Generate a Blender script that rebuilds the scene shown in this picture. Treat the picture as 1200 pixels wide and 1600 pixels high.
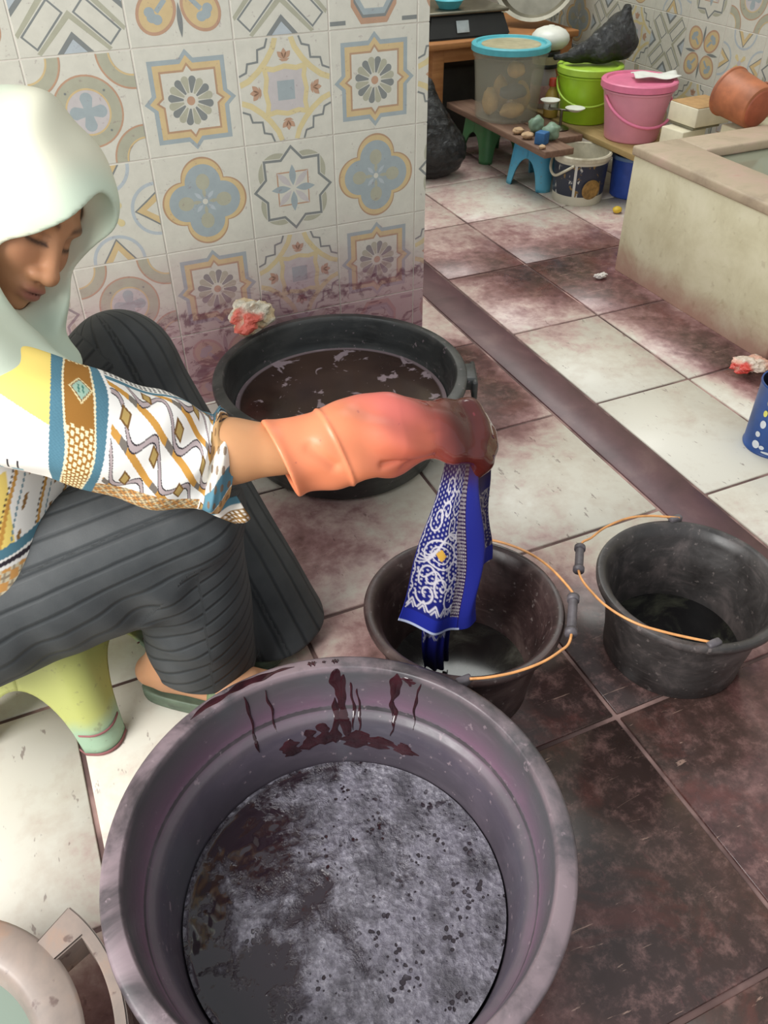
import bpy, bmesh, math, random
import numpy as np
from mathutils import Vector, Matrix, noise as mnoise

for o in list(bpy.data.objects): bpy.data.objects.remove(o)
scene = bpy.context.scene
COL = scene.collection
PI = math.pi

# ------------------------------------------------------------------ camera
CAM = np.array([0.0, 0.0, 1.12])
FW = np.array([0.31017123, 0.70663209, -0.63597554])
RT = np.array([0.91340288, -0.40700087, -0.00674332])
UP = np.array([0.26360764, 0.57881031, 0.77167975])
cd = bpy.data.cameras.new('camera'); cam = bpy.data.objects.new('camera', cd); COL.objects.link(cam)
m = Matrix(((RT[0], UP[0], -FW[0], 0), (RT[1], UP[1], -FW[1], 0), (RT[2], UP[2], -FW[2], 1.12), (0, 0, 0, 1)))
cam.matrix_world = m
cd.sensor_width = 36; cd.sensor_fit = 'AUTO'; cd.lens = 1310.44 / 1600 * 36
cd.clip_start = 0.02
scene.camera = cam

# ------------------------------------------------------------------ light
w = bpy.data.worlds.new('world'); scene.world = w; w.use_nodes = True
bg = w.node_tree.nodes['Background']
bg.inputs[0].default_value = (0.90, 0.96, 1.0, 1); bg.inputs[1].default_value = 0.60

def area(name, loc, target, size, power, color):
    l = bpy.data.lights.new(name, 'AREA'); l.shape = 'RECTANGLE'; l.size, l.size_y = size
    l.energy = power; l.color = color
    o = bpy.data.objects.new(name, l); COL.objects.link(o); o.location = loc
    d = Vector(target) - Vector(loc); o.rotation_euler = d.to_track_quat('-Z', 'Y').to_euler()
    return o
# daylight from the open side of the room, to the left of and behind the photographer
area('window_daylight', (-1.30, 0.30, 1.42), (0.0, 0.85, 0.1), (1.0, 1.3), 52, (1.0, 0.99, 0.965))
# skylight over the washing place behind the partition
area('yard_daylight', (1.5, 3.3, 2.9), (1.5, 2.4, 0.0), (1.6, 1.6), 40, (0.98, 1.0, 0.95))

vs = scene.view_settings
scene.display_settings.display_device = 'sRGB'
vs.view_transform = 'Standard'; vs.look = 'None'; vs.gamma = 1.0; vs.exposure = 0.32
vs.use_curve_mapping = False

# ------------------------------------------------------------------ helpers
def lin(r, g, b):
    f = lambda c: (c / 12.92 if c <= .04045 else ((c + .055) / 1.055) ** 2.4)
    return (f(r / 255), f(g / 255), f(b / 255), 1.0)

class NT:
    """tiny node-graph builder"""
    def __init__(s, name):
        s.m = bpy.data.materials.new(name); s.m.use_nodes = True
        s.t = s.m.node_tree; s.n = s.t.nodes; s.b = s.n['Principled BSDF']
    def link(s, a, b): s.t.links.new(a, b)
    def setin(s, node, key, v):
        if v is None: return
        i = node.inputs[key]
        if hasattr(v, 'is_linked') or isinstance(v, bpy.types.NodeSocket): s.link(v, i)
        else: i.default_value = v
    def pos(s): return s.n.new('ShaderNodeNewGeometry').outputs['Position']
    def obj(s): return s.n.new('ShaderNodeTexCoord').outputs['Object']
    def attr(s, name, out='Color'):
        a = s.n.new('ShaderNodeAttribute'); a.attribute_name = name; return a.outputs[out]
    def math(s, op, a, b=None, c=None, clamp=False):
        x = s.n.new('ShaderNodeMath'); x.operation = op; x.use_clamp = clamp
        s.setin(x, 0, a); s.setin(x, 1, b); s.setin(x, 2, c); return x.outputs[0]
    def vmath(s, op, a, b=None, out=0):
        x = s.n.new('ShaderNodeVectorMath'); x.operation = op
        s.setin(x, 0, a); s.setin(x, 1, b); return x.outputs[out]
    def sep(s, v):
        x = s.n.new('ShaderNodeSeparateXYZ'); s.link(v, x.inputs[0]); return x.outputs
    def noise(s, vec, scale, detail=4, rough=.55, dist=0.0, out='Fac'):
        x = s.n.new('ShaderNodeTexNoise'); s.setin(x, 'Vector', vec); x.inputs['Scale'].default_value = scale
        x.inputs['Detail'].default_value = detail; x.inputs['Roughness'].default_value = rough
        x.inputs['Distortion'].default_value = dist; return x.outputs[out]
    def voro(s, vec, scale, out='Distance'):
        x = s.n.new('ShaderNodeTexVoronoi'); s.setin(x, 'Vector', vec); x.inputs['Scale'].default_value = scale; return x.outputs[out]
    def ramp(s, fac, stops, interp='LINEAR'):
        x = s.n.new('ShaderNodeValToRGB'); s.link(fac, x.inputs[0]); cr = x.color_ramp; cr.interpolation = interp
        while len(cr.elements) < len(stops): cr.elements.new(0.5)
        for e, (p, c) in zip(cr.elements, stops):
            e.position = p; e.color = c if len(c) == 4 else (*c, 1)
        return x.outputs[0]
    def rng(s, v, a, b, c=0.0, d=1.0, smooth=True):
        x = s.n.new('ShaderNodeMapRange'); x.interpolation_type = 'SMOOTHSTEP' if smooth else 'LINEAR'
        s.setin(x, 0, v); 
        for i, k in zip((1, 2, 3, 4), (a, b, c, d)): x.inputs[i].default_value = k
        return x.outputs[0]
    def mix(s, fac, a, b, blend='MIX'):
        x = s.n.new('ShaderNodeMix'); x.data_type = 'RGBA'; x.blend_type = blend
        s.setin(x, 0, fac); s.setin(x, 6, a); s.setin(x, 7, b); return x.outputs[2]
    def bump(s, h, strength=.3, dist=.002):
        x = s.n.new('ShaderNodeBump'); x.inputs['Strength'].default_value = strength; x.inputs['Distance'].default_value = dist
        s.link(h, x.inputs['Height']); s.link(x.outputs[0], s.b.inputs['Normal'])
    def scale3(s, v, k):
        x = s.n.new('ShaderNodeMapping'); s.link(v, x.inputs[0]); x.inputs['Scale'].default_value = k; return x.outputs[0]
    def fin(s, color=None, rough=.5, metal=0.0, spec=None, **kw):
        s.setin(s.b, 'Base Color', color); s.setin(s.b, 'Roughness', rough); s.setin(s.b, 'Metallic', metal)
        if spec is not None: s.b.inputs['Specular IOR Level'].default_value = spec
        for k, v in kw.items(): s.b.inputs[k.replace('_', ' ')].default_value = v
        return s.m

def pmat(name, c, rough=.5, metal=0.0, vary=.12, scale=30, bumpk=0.0, dirt=None, **kw):
    """principled with a little noise mottling; optional dirt colour"""
    t = NT(name); p = t.obj()
    n = t.noise(p, scale, 5)
    dark = tuple(v * (1 - vary * 1.6) for v in c[:3]) + (1,); lite = tuple(min(1, v * (1 + vary)) for v in c[:3]) + (1,)
    col = t.ramp(n, [(.3, dark), (.7, lite)])
    if dirt:
        n2 = t.noise(p, scale * .35, 6, .65)
        col = t.mix(t.rng(n2, .5, .72), col, dirt)
    if bumpk: t.bump(t.noise(p, scale * 3, 3), bumpk, .001)
    return t.fin(col, rough, metal, **kw)

def setp(o, label=None, cat=None, group=None, kind=None):
    if label: o['label'] = label
    if cat: o['category'] = cat
    if group: o['group'] = group
    if kind: o['kind'] = kind
    return o

def mesh(name, verts, faces, smooth=True):
    me = bpy.data.meshes.new(name); me.from_pydata([tuple(map(float, v)) for v in verts], [], [tuple(map(int, f)) for f in faces])
    me.update()
    if smooth: me.polygons.foreach_set('use_smooth', [True] * len(me.polygons))
    return me

def link(name, me, mat=None, parent=None, loc=None, rot=None):
    o = bpy.data.objects.new(name, me); COL.objects.link(o)
    if mat is not None and me is not None:
        for x in (mat if isinstance(mat, (list, tuple)) else [mat]):
            if len(me.materials) < (len(mat) if isinstance(mat, (list, tuple)) else 1): me.materials.append(x)
    if parent: o.parent = parent
    if loc is not None: o.location = loc
    if rot is not None: o.rotation_euler = rot
    return o

def empty(name, loc, rot=(0, 0, 0)):
    o = bpy.data.objects.new(name, None); COL.objects.link(o); o.location = loc; o.rotation_euler = rot
    o.empty_display_size = .05; return o

def autosmooth(me, ang=35):
    """mark sharp edges by angle"""
    bm = bmesh.new(); bm.from_mesh(me)
    for e in bm.edges:
        e.smooth = not (len(e.link_faces) == 2 and e.calc_face_angle(0) > math.radians(ang))
    for f in bm.faces: f.smooth = True
    bm.to_mesh(me); bm.free(); return me

def lathe(name, prof, seg=64, ang=38, closed=False):
    """prof: list of (r,z); r==0 makes a pole"""
    V, F, rows = [], [], []
    for r, z in prof:
        if r < 1e-6: rows.append([len(V)]); V.append((0, 0, z))
        else:
            rows.append(list(range(len(V), len(V) + seg)))
            V += [(r * math.cos(2 * PI * k / seg), r * math.sin(2 * PI * k / seg), z) for k in range(seg)]
    for a, b in zip(rows[:-1], rows[1:]):
        for k in range(seg):
            k2 = (k + 1) % seg
            if len(a) == 1 and len(b) == 1: continue
            if len(a) == 1: F.append((a[0], b[k2], b[k]))
            elif len(b) == 1: F.append((a[k], a[k2], b[0]))
            else: F.append((a[k], a[k2], b[k2], b[k]))
    if closed:
        a, b = rows[-1], rows[0]
        for k in range(seg): F.append((a[k], a[(k + 1) % seg], b[(k + 1) % seg], b[k]))
    me = mesh(name, V, F)
    bm = bmesh.new(); bm.from_mesh(me); bmesh.ops.recalc_face_normals(bm, faces=bm.faces[:]); bm.to_mesh(me); bm.free()
    return autosmooth(me, ang)

def box(name, x0, x1, y0, y1, z0, z1, bev=.003, seg=2):
    bm = bmesh.new(); bmesh.ops.create_cube(bm, size=1)
    for v in bm.verts:
        v.co = ((x0 + x1) / 2 + v.co.x * (x1 - x0), (y0 + y1) / 2 + v.co.y * (y1 - y0), (z0 + z1) / 2 + v.co.z * (z1 - z0))
    if bev: bmesh.ops.bevel(bm, geom=bm.edges[:], offset=bev, segments=seg, affect='EDGES', profile=.5)
    me = bpy.data.meshes.new(name); bm.to_mesh(me); bm.free(); return autosmooth(me, 50)

def catmull(P, n):
    P = np.array(P, float); m_ = len(P); out = []
    Q = np.vstack([2 * P[0] - P[1], P, 2 * P[-1] - P[-2]])
    t = np.linspace(0, m_ - 1, n)
    i = np.minimum(t.astype(int), m_ - 2); f = (t - i)[:, None]
    a, b, c, d = Q[i], Q[i + 1], Q[i + 2], Q[i + 3]
    return .5 * (2 * b + (c - a) * f + (2 * a - 5 * b + 4 * c - d) * f ** 2 + (3 * b - a - 3 * c + d) * f ** 3)

def tube(name, path, r, seg=10, n=None, closed=False):
    P = np.array(path, float)
    if n: P = catmull(P, n)
    R_ = np.full(len(P), r) if np.isscalar(r) else np.interp(np.linspace(0, 1, len(P)), np.linspace(0, 1, len(r)), r)
    T = np.gradient(P, axis=0); T /= np.linalg.norm(T, axis=1)[:, None] + 1e-12
    ref = np.array([0, 0, 1.]) if abs(T[0][2]) < .9 else np.array([1., 0, 0])
    V, F = [], []
    for i in range(len(P)):
        a = ref - T[i] * (T[i] @ ref); a /= np.linalg.norm(a); b = np.cross(T[i], a); ref = a
        for k in range(seg):
            th = 2 * PI * k / seg; V.append(P[i] + R_[i] * (math.cos(th) * a + math.sin(th) * b))
    for i in range(len(P) - 1):
        for k in range(seg):
            k2 = (k + 1) % seg; F.append((i * seg + k, i * seg + k2, (i + 1) * seg + k2, (i + 1) * seg + k))
    F.append(tuple(range(seg))[::-1]); F.append(tuple(range((len(P) - 1) * seg, len(P) * seg)))
    return mesh(name, V, F)

def join(name, meshes):
    V, F = [], []; mats = []
    bm = bmesh.new()
    for me in meshes: bm.from_mesh(me)
    out = bpy.data.meshes.new(name); bm.to_mesh(out); bm.free(); return out

def xform(me, M): me.transform(M); return me

def setcol(me, cols, name='col'):
    a = me.color_attributes.new(name, 'FLOAT_COLOR', 'POINT')
    c = np.ones((len(me.vertices), 4), np.float32); c[:, :3] = np.asarray(cols)[:, :3]
    a.data.foreach_set('color', c.ravel())
def setval(me, vals, name):
    a = me.attributes.new(name, 'FLOAT', 'POINT'); a.data.foreach_set('value', np.asarray(vals, np.float32).ravel())

# ---- signed distance modelling: smooth unions turned into one continuous surface
def s_cap(p, a, b, ra, rb):
    a = np.asarray(a, np.float32); b = np.asarray(b, np.float32); ba = b - a
    t = np.clip((p - a) @ ba / (ba @ ba), 0, 1)
    q = p - a - t[:, None] * ba
    return np.sqrt((q * q).sum(1)) - (ra + (rb - ra) * t)
def s_ell(p, c, r):
    q = p - np.asarray(c, np.float32); r = np.asarray(r, np.float32)
    k0 = np.sqrt(((q / r) ** 2).sum(1)); k1 = np.sqrt(((q / r ** 2) ** 2).sum(1)) + 1e-9
    return k0 * (k0 - 1) / k1
def smin(a, b, k):
    h = np.clip(k - np.abs(a - b), 0, None) / k
    return np.minimum(a, b) - h * h * k * .25
def smax(a, b, k): return -smin(-a, -b, k)

def surface(sdf, lo, hi, h):
    lo = np.array(lo, np.float32); K = 4
    nb = np.ceil((np.array(hi) - lo) / (h * K)).astype(int) + 1
    g = np.stack(np.meshgrid(*[np.arange(n) for n in nb], indexing='ij'), -1).reshape(-1, 3)
    cen = lo + (g + .5).astype(np.float32) * (h * K)
    dc = sdf(cen)
    act = np.abs(dc) < h * K * 1.35
    N = nb * K
    Fd = np.repeat(np.repeat(np.repeat(dc.reshape(nb), K, 0), K, 1), K, 2).astype(np.float32)
    off = np.stack(np.meshgrid(*[np.arange(K)] * 3, indexing='ij'), -1).reshape(-1, 3)
    idx = (g[act][:, None, :] * K + off[None]).reshape(-1, 3)
    out = np.empty(len(idx), np.float32)
    for s in range(0, len(idx), 400000):
        out[s:s + 400000] = sdf(lo + (idx[s:s + 400000]).astype(np.float32) * h)
    Fd[idx[:, 0], idx[:, 1], idx[:, 2]] = out
    S = Fd < 0
    c8 = [(i, j, k) for i in (0, 1) for j in (0, 1) for k in (0, 1)]
    sl = lambda A, o: A[o[0]:A.shape[0] - 1 + o[0], o[1]:A.shape[1] - 1 + o[1], o[2]:A.shape[2] - 1 + o[2]]
    cnt = sum(sl(S, o).astype(np.int8) for o in c8)
    ce = np.argwhere((cnt > 0) & (cnt < 8))
    acc = np.zeros((len(ce), 3), np.float32); num = np.zeros(len(ce), np.float32)
    for i, a in enumerate(c8):
        for b in c8[i + 1:]:
            if sum(abs(x - y) for x, y in zip(a, b)) != 1: continue
            fa = Fd[ce[:, 0] + a[0], ce[:, 1] + a[1], ce[:, 2] + a[2]]; fb = Fd[ce[:, 0] + b[0], ce[:, 1] + b[1], ce[:, 2] + b[2]]
            x = (fa < 0) != (fb < 0); t = np.where(x, fa / np.where(x, fa - fb, 1), 0)[:, None]
            pt = np.array(a, np.float32) + t * (np.array(b, np.float32) - np.array(a, np.float32))
            acc += np.where(x[:, None], pt, 0); num += x
    V = lo + (ce + acc / num[:, None]) * h
    ids = np.full(cnt.shape, -1, np.int64); ids[ce[:, 0], ce[:, 1], ce[:, 2]] = np.arange(len(ce))
    quads = []
    for ax in range(3):
        o = [0, 0, 0]; o[ax] = 1
        A = S[:S.shape[0] - o[0], :S.shape[1] - o[1], :S.shape[2] - o[2]]; B = S[o[0]:, o[1]:, o[2]:]
        e = np.argwhere(A != B); u, v = [(1, 2), (2, 0), (0, 1)][ax]
        ok = (e[:, u] > 0) & (e[:, v] > 0) & (e[:, u] < cnt.shape[u]) & (e[:, v] < cnt.shape[v]) & (e[:, ax] < cnt.shape[ax]); e = e[ok]
        flip = A[e[:, 0], e[:, 1], e[:, 2]]
        q = []
        for du, dv in ((0, 0), (-1, 0), (-1, -1), (0, -1)):
            w_ = e.copy(); w_[:, u] += du; w_[:, v] += dv; q.append(ids[w_[:, 0], w_[:, 1], w_[:, 2]])
        q = np.stack(q, 1); q[~flip] = q[~flip][:, ::-1]; quads.append(q)
    Q = np.concatenate(quads); Q = Q[(Q >= 0).all(1)]
    V = V.astype(np.float32)
    for _ in range(2):                                     # pull the vertices onto the surface
        e = h * .4; d0 = sdf(V)
        gr = np.stack([(sdf(V + np.eye(3, dtype=np.float32)[i] * e) - d0) / e for i in range(3)], 1)
        V = V - gr * (np.clip(d0, -h, h) / np.maximum((gr * gr).sum(1), .2))[:, None] * .8
    return V, Q

def qmesh(name, V, Q):
    me = bpy.data.meshes.new(name)
    me.vertices.add(len(V)); me.vertices.foreach_set('co', np.asarray(V, np.float32).ravel())
    me.loops.add(Q.size); me.loops.foreach_set('vertex_index', Q.astype(np.int32).ravel())
    me.polygons.add(len(Q)); me.polygons.foreach_set('loop_start', np.arange(0, Q.size, Q.shape[1], dtype=np.int32))
    me.update(calc_edges=True); me.validate()
    me.polygons.foreach_set('use_smooth', [True] * len(me.polygons)); return me

def gridfaces(nu, nv, wrapu=False):
    i, j = np.meshgrid(np.arange(nu if wrapu else nu - 1), np.arange(nv - 1), indexing='ij')
    i = i.ravel(); j = j.ravel(); i2 = (i + 1) % nu
    return np.stack([i * nv + j, i2 * nv + j, i2 * nv + j + 1, i * nv + j + 1], 1)

def vn(p, f, seed=0):
    """cheap smooth noise from sines, about -1..1"""
    r = np.random.RandomState(seed); s = 0
    for k in range(5):
        d = r.normal(size=3); d /= np.linalg.norm(d); s = s + np.sin((p @ d) * f * (1 + .5 * k) + r.rand() * 6.28) / (1 + .5 * k)
    return s / 2.5
def sstep(x, a, b): t = np.clip((x - a) / (b - a), 0, 1); return t * t * (3 - 2 * t)
# ------------------------------------------------------------------ floor
def floor_mat():
    t = NT('stained_floor_tile'); P = t.pos(); xyz = t.sep(P)
    n1 = t.noise(P, 2.6, 6, .62, .6); n2 = t.noise(P, 11, 6, .65, .4); n3 = t.noise(P, 45, 4, .6)
    # dye spilled around the tubs: (x, y, rx, ry, amount)
    blobs = [(.50, .42, .26, .30, .78), (.62, .15, .50, .22, .55), (.90, .42, .30, .30, .40), (.78, .72, .30, .22, .62), (.60, .84, .20, .20, .52),
             (.93, 1.50, .16, .24, .72), (.30, 1.22, .20, .22, .52), (1.0, 1.75, .12, .14, .55),
             (1.64, 1.78, .14, .50, .58), (1.55, 2.55, .5, .5, .17), (.637, .485, .024, .034, .75), (1.03, 1.545, .05, .07, .40), (1.1, 2.35, .4, .40, .32), (1.6, 3.4, .7, .4, .45), (1.30, 2.0, .2, .35, .18), (-.2, .42, .2, .16, .65),
             (1.64, 1.35, .10, .25, .5), (.12, .55, .22, .20, .55), (1.9, 2.2, .4, .3, .4), (.35, .75, .2, .2, .5), (1.45, 2.1, .14, .2, .35)]
    d = None
    for (x, y, rx, ry, a) in blobs:
        ex = t.math('DIVIDE', t.math('SUBTRACT', xyz[0], x), rx); ey = t.math('DIVIDE', t.math('SUBTRACT', xyz[1], y), ry)
        r2 = t.math('ADD', t.math('MULTIPLY', ex, ex), t.math('MULTIPLY', ey, ey))
        g = t.math('MULTIPLY', t.math('POWER', 2.718, t.math('MULTIPLY', r2, -1.0)), a)
        d = g if d is None else t.math('ADD', d, g)
    # noise at three scales breaks up the spills
    v = t.math('ADD', d, t.math('MULTIPLY', t.math('SUBTRACT', n1, .5), .75))
    v = t.math('ADD', v, t.math('MULTIPLY', t.math('SUBTRACT', n2, .5), .62))
    v = t.math('ADD', v, t.math('MULTIPLY', t.math('SUBTRACT', n3, .5), .34))
    col = t.ramp(v, [(0.0, lin(216, 211, 198)), (.16, lin(206, 197, 183)), (.30, lin(194, 168, 160)), (.46, lin(158, 122, 120)), (.64, lin(122, 88, 86)), (.85, lin(92, 70, 66)), (1.0, lin(74, 58, 56))])
    # bluish and olive casts inside the darkest spills
    cast = t.noise(P, 4.3, 3, .5, .3)
    tint = t.ramp(cast, [(.35, lin(190, 150, 160)), (.5, lin(200, 190, 180)), (.62, lin(150, 165, 150))])
    col = t.mix(t.math('MULTIPLY', t.rng(v, .3, .8), .5), col, tint, 'MULTIPLY')
    # mottling inside the spills: rubbed pink patches and dark flecks
    mt = t.noise(P, 30, 9, .76, .15); insp = t.rng(v, .42, .72)
    col = t.mix(t.math('MULTIPLY', t.math('MULTIPLY', t.rng(mt, .46, .72), insp), .50), col, lin(166, 126, 120))
    col = t.mix(t.math('MULTIPLY', t.math('MULTIPLY', t.rng(mt, .50, .34), insp), .50), col, lin(62, 46, 42))
    mr = t.noise(P, 6.5, 6, .7, .5); col = t.mix(t.math('MULTIPLY', t.math('MULTIPLY', t.rng(mr, .50, .66), insp), .45), col, lin(112, 62, 56))
    # fine scuffs and specks
    sp = t.rng(t.noise(t.scale3(P, (1, .35, 1)), 60, 3, .7), .64, .70)
    col = t.mix(t.math('MULTIPLY', sp, .55), col, lin(96, 62, 62))
    sc = t.noise(t.scale3(P, (6, 60, 1)), 1.6, 4, .6, 1.5)
    col = t.mix(t.math('MULTIPLY', t.rng(sc, .66, .70), t.math('MULTIPLY', t.rng(v, .3, .7), .6)), col, lin(190, 156, 140))
    rough = t.rng(t.math('ADD', n2, t.math('MULTIPLY', v, -.3)), .1, .7, .22, .50)
    t.bump(n2, .12, .002)
    return t.fin(col, rough, spec=.45)
FLOOR = floor_mat()
t = NT('floor_grout'); P = t.pos(); n = t.noise(P, 5, 4)
GROUT = t.fin(t.ramp(n, [(.35, lin(70, 50, 48)), (.52, lin(104, 80, 76)), (.64, lin(180, 146, 138))]), .8)
t = NT('dyed_strip'); P = t.pos(); n = t.noise(P, 7, 6, .6, .4); n2 = t.noise(P, 60, 3)
STRIP = t.fin(t.mix(t.math('MULTIPLY', n2, .3), t.ramp(n, [(.3, lin(78, 54, 58)), (.55, lin(102, 72, 76)), (.75, lin(128, 100, 98))]), lin(70, 48, 50)), .42)

floor = link('floor', box('floor', -1.9, 2.62, -.75, 4.5, -.12, -.0035, 0), GROUT); setp(floor, kind='structure')
G = .0040
def tile(x0, x1, y0, y1):
    me = box('tile', -(x1 - x0) / 2 + G, (x1 - x0) / 2 - G, -(y1 - y0) / 2 + G, (y1 - y0) / 2 - G, -.008, 0, .0014, 1)
    return link('tile', me, FLOOR, floor, ((x0 + x1) / 2, (y0 + y1) / 2, 0))
cache = {}
XL = [1.077 - .4 * k for k in range(0, 8)][::-1]
XR = [1.198, 1.485, 1.885, 2.285, 2.6]
YL = [.214 + .4 * k for k in range(-2, 11)]
for xs in (XL, XR):
    for x0, x1 in zip(xs[:-1], xs[1:]):
        for y0, y1 in zip(YL[:-1], YL[1:]):
            if y0 > 1.75 and x1 < .5: continue          # behind the tiled partition
            if x0 > 1.85 and y1 < 1.9: continue          # inside the trough
            key = (round(x1 - x0, 3), round(y1 - y0, 3))
            if key in cache:
                o = cache[key].copy(); COL.objects.link(o); o.location = ((x0 + x1) / 2, (y0 + y1) / 2, 0)
            else: cache[key] = tile(x0, x1, y0, y1)
strip = link('border_strip', box('border_strip', 1.077 + G, 1.198 - G, -.7, 4.45, -.008, -.0002, .0014, 1), STRIP, floor)
strip['label'] = 'dull purple strip between the floor tiles'

# ------------------------------------------------------------------ patterned wall tiles
def tile_paint(name, c, rough=.3):
    t = NT(name); P = t.pos(); xyz = t.sep(P)
    n = t.noise(P, 9, 6, .65, .5); n2 = t.noise(P, 38, 5, .65); n3 = t.noise(t.scale3(P, (1, 1, 2.2)), 14, 5, .7, 1.2)
    col = t.ramp(n2, [(.3, tuple(v * .93 for v in c[:3])), (.7, tuple(min(1, v * 1.04) for v in c[:3]))])
    sc = t.noise(P, 70, 4, .7)
    col = t.mix(t.math('MULTIPLY', t.rng(sc, .63, .70), .35), col, lin(120, 95, 100))
    # dye splashed up from the floor
    z = t.math('ADD', xyz[2], t.math('MULTIPLY', t.math('SUBTRACT', n, .5), .22))
    far = t.math('LESS_THAN', xyz[1], 1.95)
    s1 = t.math('MULTIPLY', t.rng(z, .46, .10), far)
    col = t.mix(t.math('MULTIPLY', s1, .80), col, lin(158, 116, 126))
    veins = t.math('MULTIPLY', t.rng(n3, .52, .60), t.rng(z, .36, .16))
    col = t.mix(t.math('MULTIPLY', t.math('MULTIPLY', veins, far), .62), col, lin(98, 50, 66))
    band = t.math('MULTIPLY', t.rng(t.math('ABSOLUTE', t.math('SUBTRACT', z, .225)), .022, .004), t.rng(n2, .42, .6))
    col = t.mix(t.math('MULTIPLY', t.math('MULTIPLY', band, far), .7), col, lin(84, 36, 58))
    return t.fin(col, rough, spec=.4)
PAL = dict(cream=lin(206, 203, 190), blue=lin(138, 155, 163), ochre=lin(203, 172, 112), brown=lin(166, 118, 74), slate=lin(84, 94, 100), sage=lin(158, 157, 134),
           lilac=lin(188, 180, 182), yellow=lin(212, 192, 132), paleb=lin(166, 178, 188), rust=lin(176, 124, 88))
PAL = {k: tuple((v[i] * .76 + (.24 * PAL['cream'][i])) * .84 for i in range(3)) + (1,) for k, v in PAL.items()}  # blended toward cream so the haze is part of the tile colours
PK = list(PAL); WM = [tile_paint('wall_tile_' + k, PAL[k]) for k in PK]

class Pat:
    def __init__(s): s.p = []; s.z = 1
    def poly(s, pts, c): s.p.append((s.z, list(pts), c)); s.z += .25; return s
    def layer(s): s.z = math.floor(s.z) + 1
    def ell(s, cx, cy, rx, ry, c, rot=0, n=36):
        ca, sa = math.cos(rot), math.sin(rot)
        s.poly([(cx + rx * math.cos(a) * ca - ry * math.sin(a) * sa, cy + rx * math.cos(a) * sa + ry * math.sin(a) * ca) for a in [2 * PI * k / n for k in range(n)]], c)
    def ring(s, cx, cy, r0, r1, c, a0=0, a1=2 * PI, n=40):
        A = [a0 + (a1 - a0) * k / n for k in range(n + 1)]
        for a, b in zip(A[:-1], A[1:]):
            s.p.append((s.z, [(cx + r0 * math.cos(a), cy + r0 * math.sin(a)), (cx + r1 * math.cos(a), cy + r1 * math.sin(a)), (cx + r1 * math.cos(b), cy + r1 * math.sin(b)), (cx + r0 * math.cos(b), cy + r0 * math.sin(b))], c))
        s.z += .25
    def stroke(s, pts, w_, c, closed=False):
        P = np.array(pts, float); n = len(P)
        Lf, Rt = [], []
        for i in range(n):
            a = P[(i - 1) % n] if (closed or i > 0) else P[i]; b = P[(i + 1) % n] if (closed or i < n - 1) else P[i]
            d1 = P[i] - a; d2 = b - P[i]
            if not d1.any(): d1 = d2
            if not d2.any(): d2 = d1
            d1 = d1 / np.linalg.norm(d1); d2 = d2 / np.linalg.norm(d2); tt = d1 + d2
            if np.linalg.norm(tt) < 1e-6: tt = d1
            tt /= np.linalg.norm(tt); nn = np.array([-tt[1], tt[0]]); k = 1 / max(.45, abs(nn @ np.array([-d1[1], d1[0]])))
            Lf.append(P[i] + nn * w_ / 2 * k); Rt.append(P[i] - nn * w_ / 2 * k)
        for i in range(n if closed else n - 1):
            j = (i + 1) % n; s.p.append((s.z, [Lf[i], Rt[i], Rt[j], Lf[j]], c))
        s.z += .25
    def petal(s, ang, r0, r1, w0, w1, c, cx=0, cy=0):
        ca, sa = math.cos(ang), math.sin(ang); pts = [(r0, -w0), (r1 - w1, -w1)] + [(r1 - w1 + w1 * math.cos(a), w1 * math.sin(a)) for a in np.linspace(-1.4, 1.4, 7)] + [(r1 - w1, w1), (r0, w0)]
        s.poly([(cx + x * ca - y * sa, cy + x * sa + y * ca) for x, y in pts], c)
    def leaf(s, ang, r0, r1, w_, c, cx=0, cy=0):
        ca, sa = math.cos(ang), math.sin(ang); pts = [(r0 + (r1 - r0) * k / 8, w_ * math.sin(PI * k / 8)) for k in range(9)] + [(r0 + (r1 - r0) * k / 8, -w_ * math.sin(PI * k / 8)) for k in range(7, 0, -1)]
        s.poly([(cx + x * ca - y * sa, cy + x * sa + y * ca) for x, y in pts], c)
R4 = [lambda x, y: (x, y), lambda x, y: (-y, x), lambda x, y: (-x, -y), lambda x, y: (y, -x)]
def rosette():
    s = Pat()
    def fr(h, b, wd):
        o = []
        for f in R4: o += [f(h, -h), f(h, -wd), f(b, 0), f(h, wd)]
        return o
    s.poly(fr(.78, .95, .15), 'blue'); s.poly(fr(.69, .84, .13), 'ochre'); s.poly(fr(.58, .71, .10), 'brown'); s.poly(fr(.54, .65, .08), 'cream')
    for k in range(16): s.petal(2 * PI * (k + .5) / 16, .15, .47, .018, .075, 'slate' if k % 2 else 'sage'); s.z -= .25
    s.layer(); s.ell(0, 0, .13, .13, 'cream'); s.ell(0, 0, .085, .085, 'rust'); return s
def quatrefoil():
    s = Pat()
    def q(k, n=96):
        o = []
        for i in range(n):
            a = 2 * PI * i / n; al = (a + PI / 4) % (PI / 2) - PI / 4; c = .47; r = c * math.cos(al) + math.sqrt(.47 ** 2 - (c * math.sin(al)) ** 2 + 1e-9)
            r = max(r, .66); o.append((r * k * math.cos(a), r * k * math.sin(a)))
        return o
    s.poly(q(1.0), 'brown'); s.poly(q(.96), 'ochre'); s.poly(q(.84), 'blue')
    for k in range(4):
        a = k * PI / 2; s.ell(.42 * math.cos(a), .42 * math.sin(a), .17, .15, 'sage', a); s.z -= .25
    s.layer()
    for k in range(8): s.leaf(k * PI / 4, .08, .30, .04, 'sage' if k % 2 == 0 else 'paleb'); s.z -= .25
    s.layer(); s.ell(0, 0, .06, .06, 'cream'); return s
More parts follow.
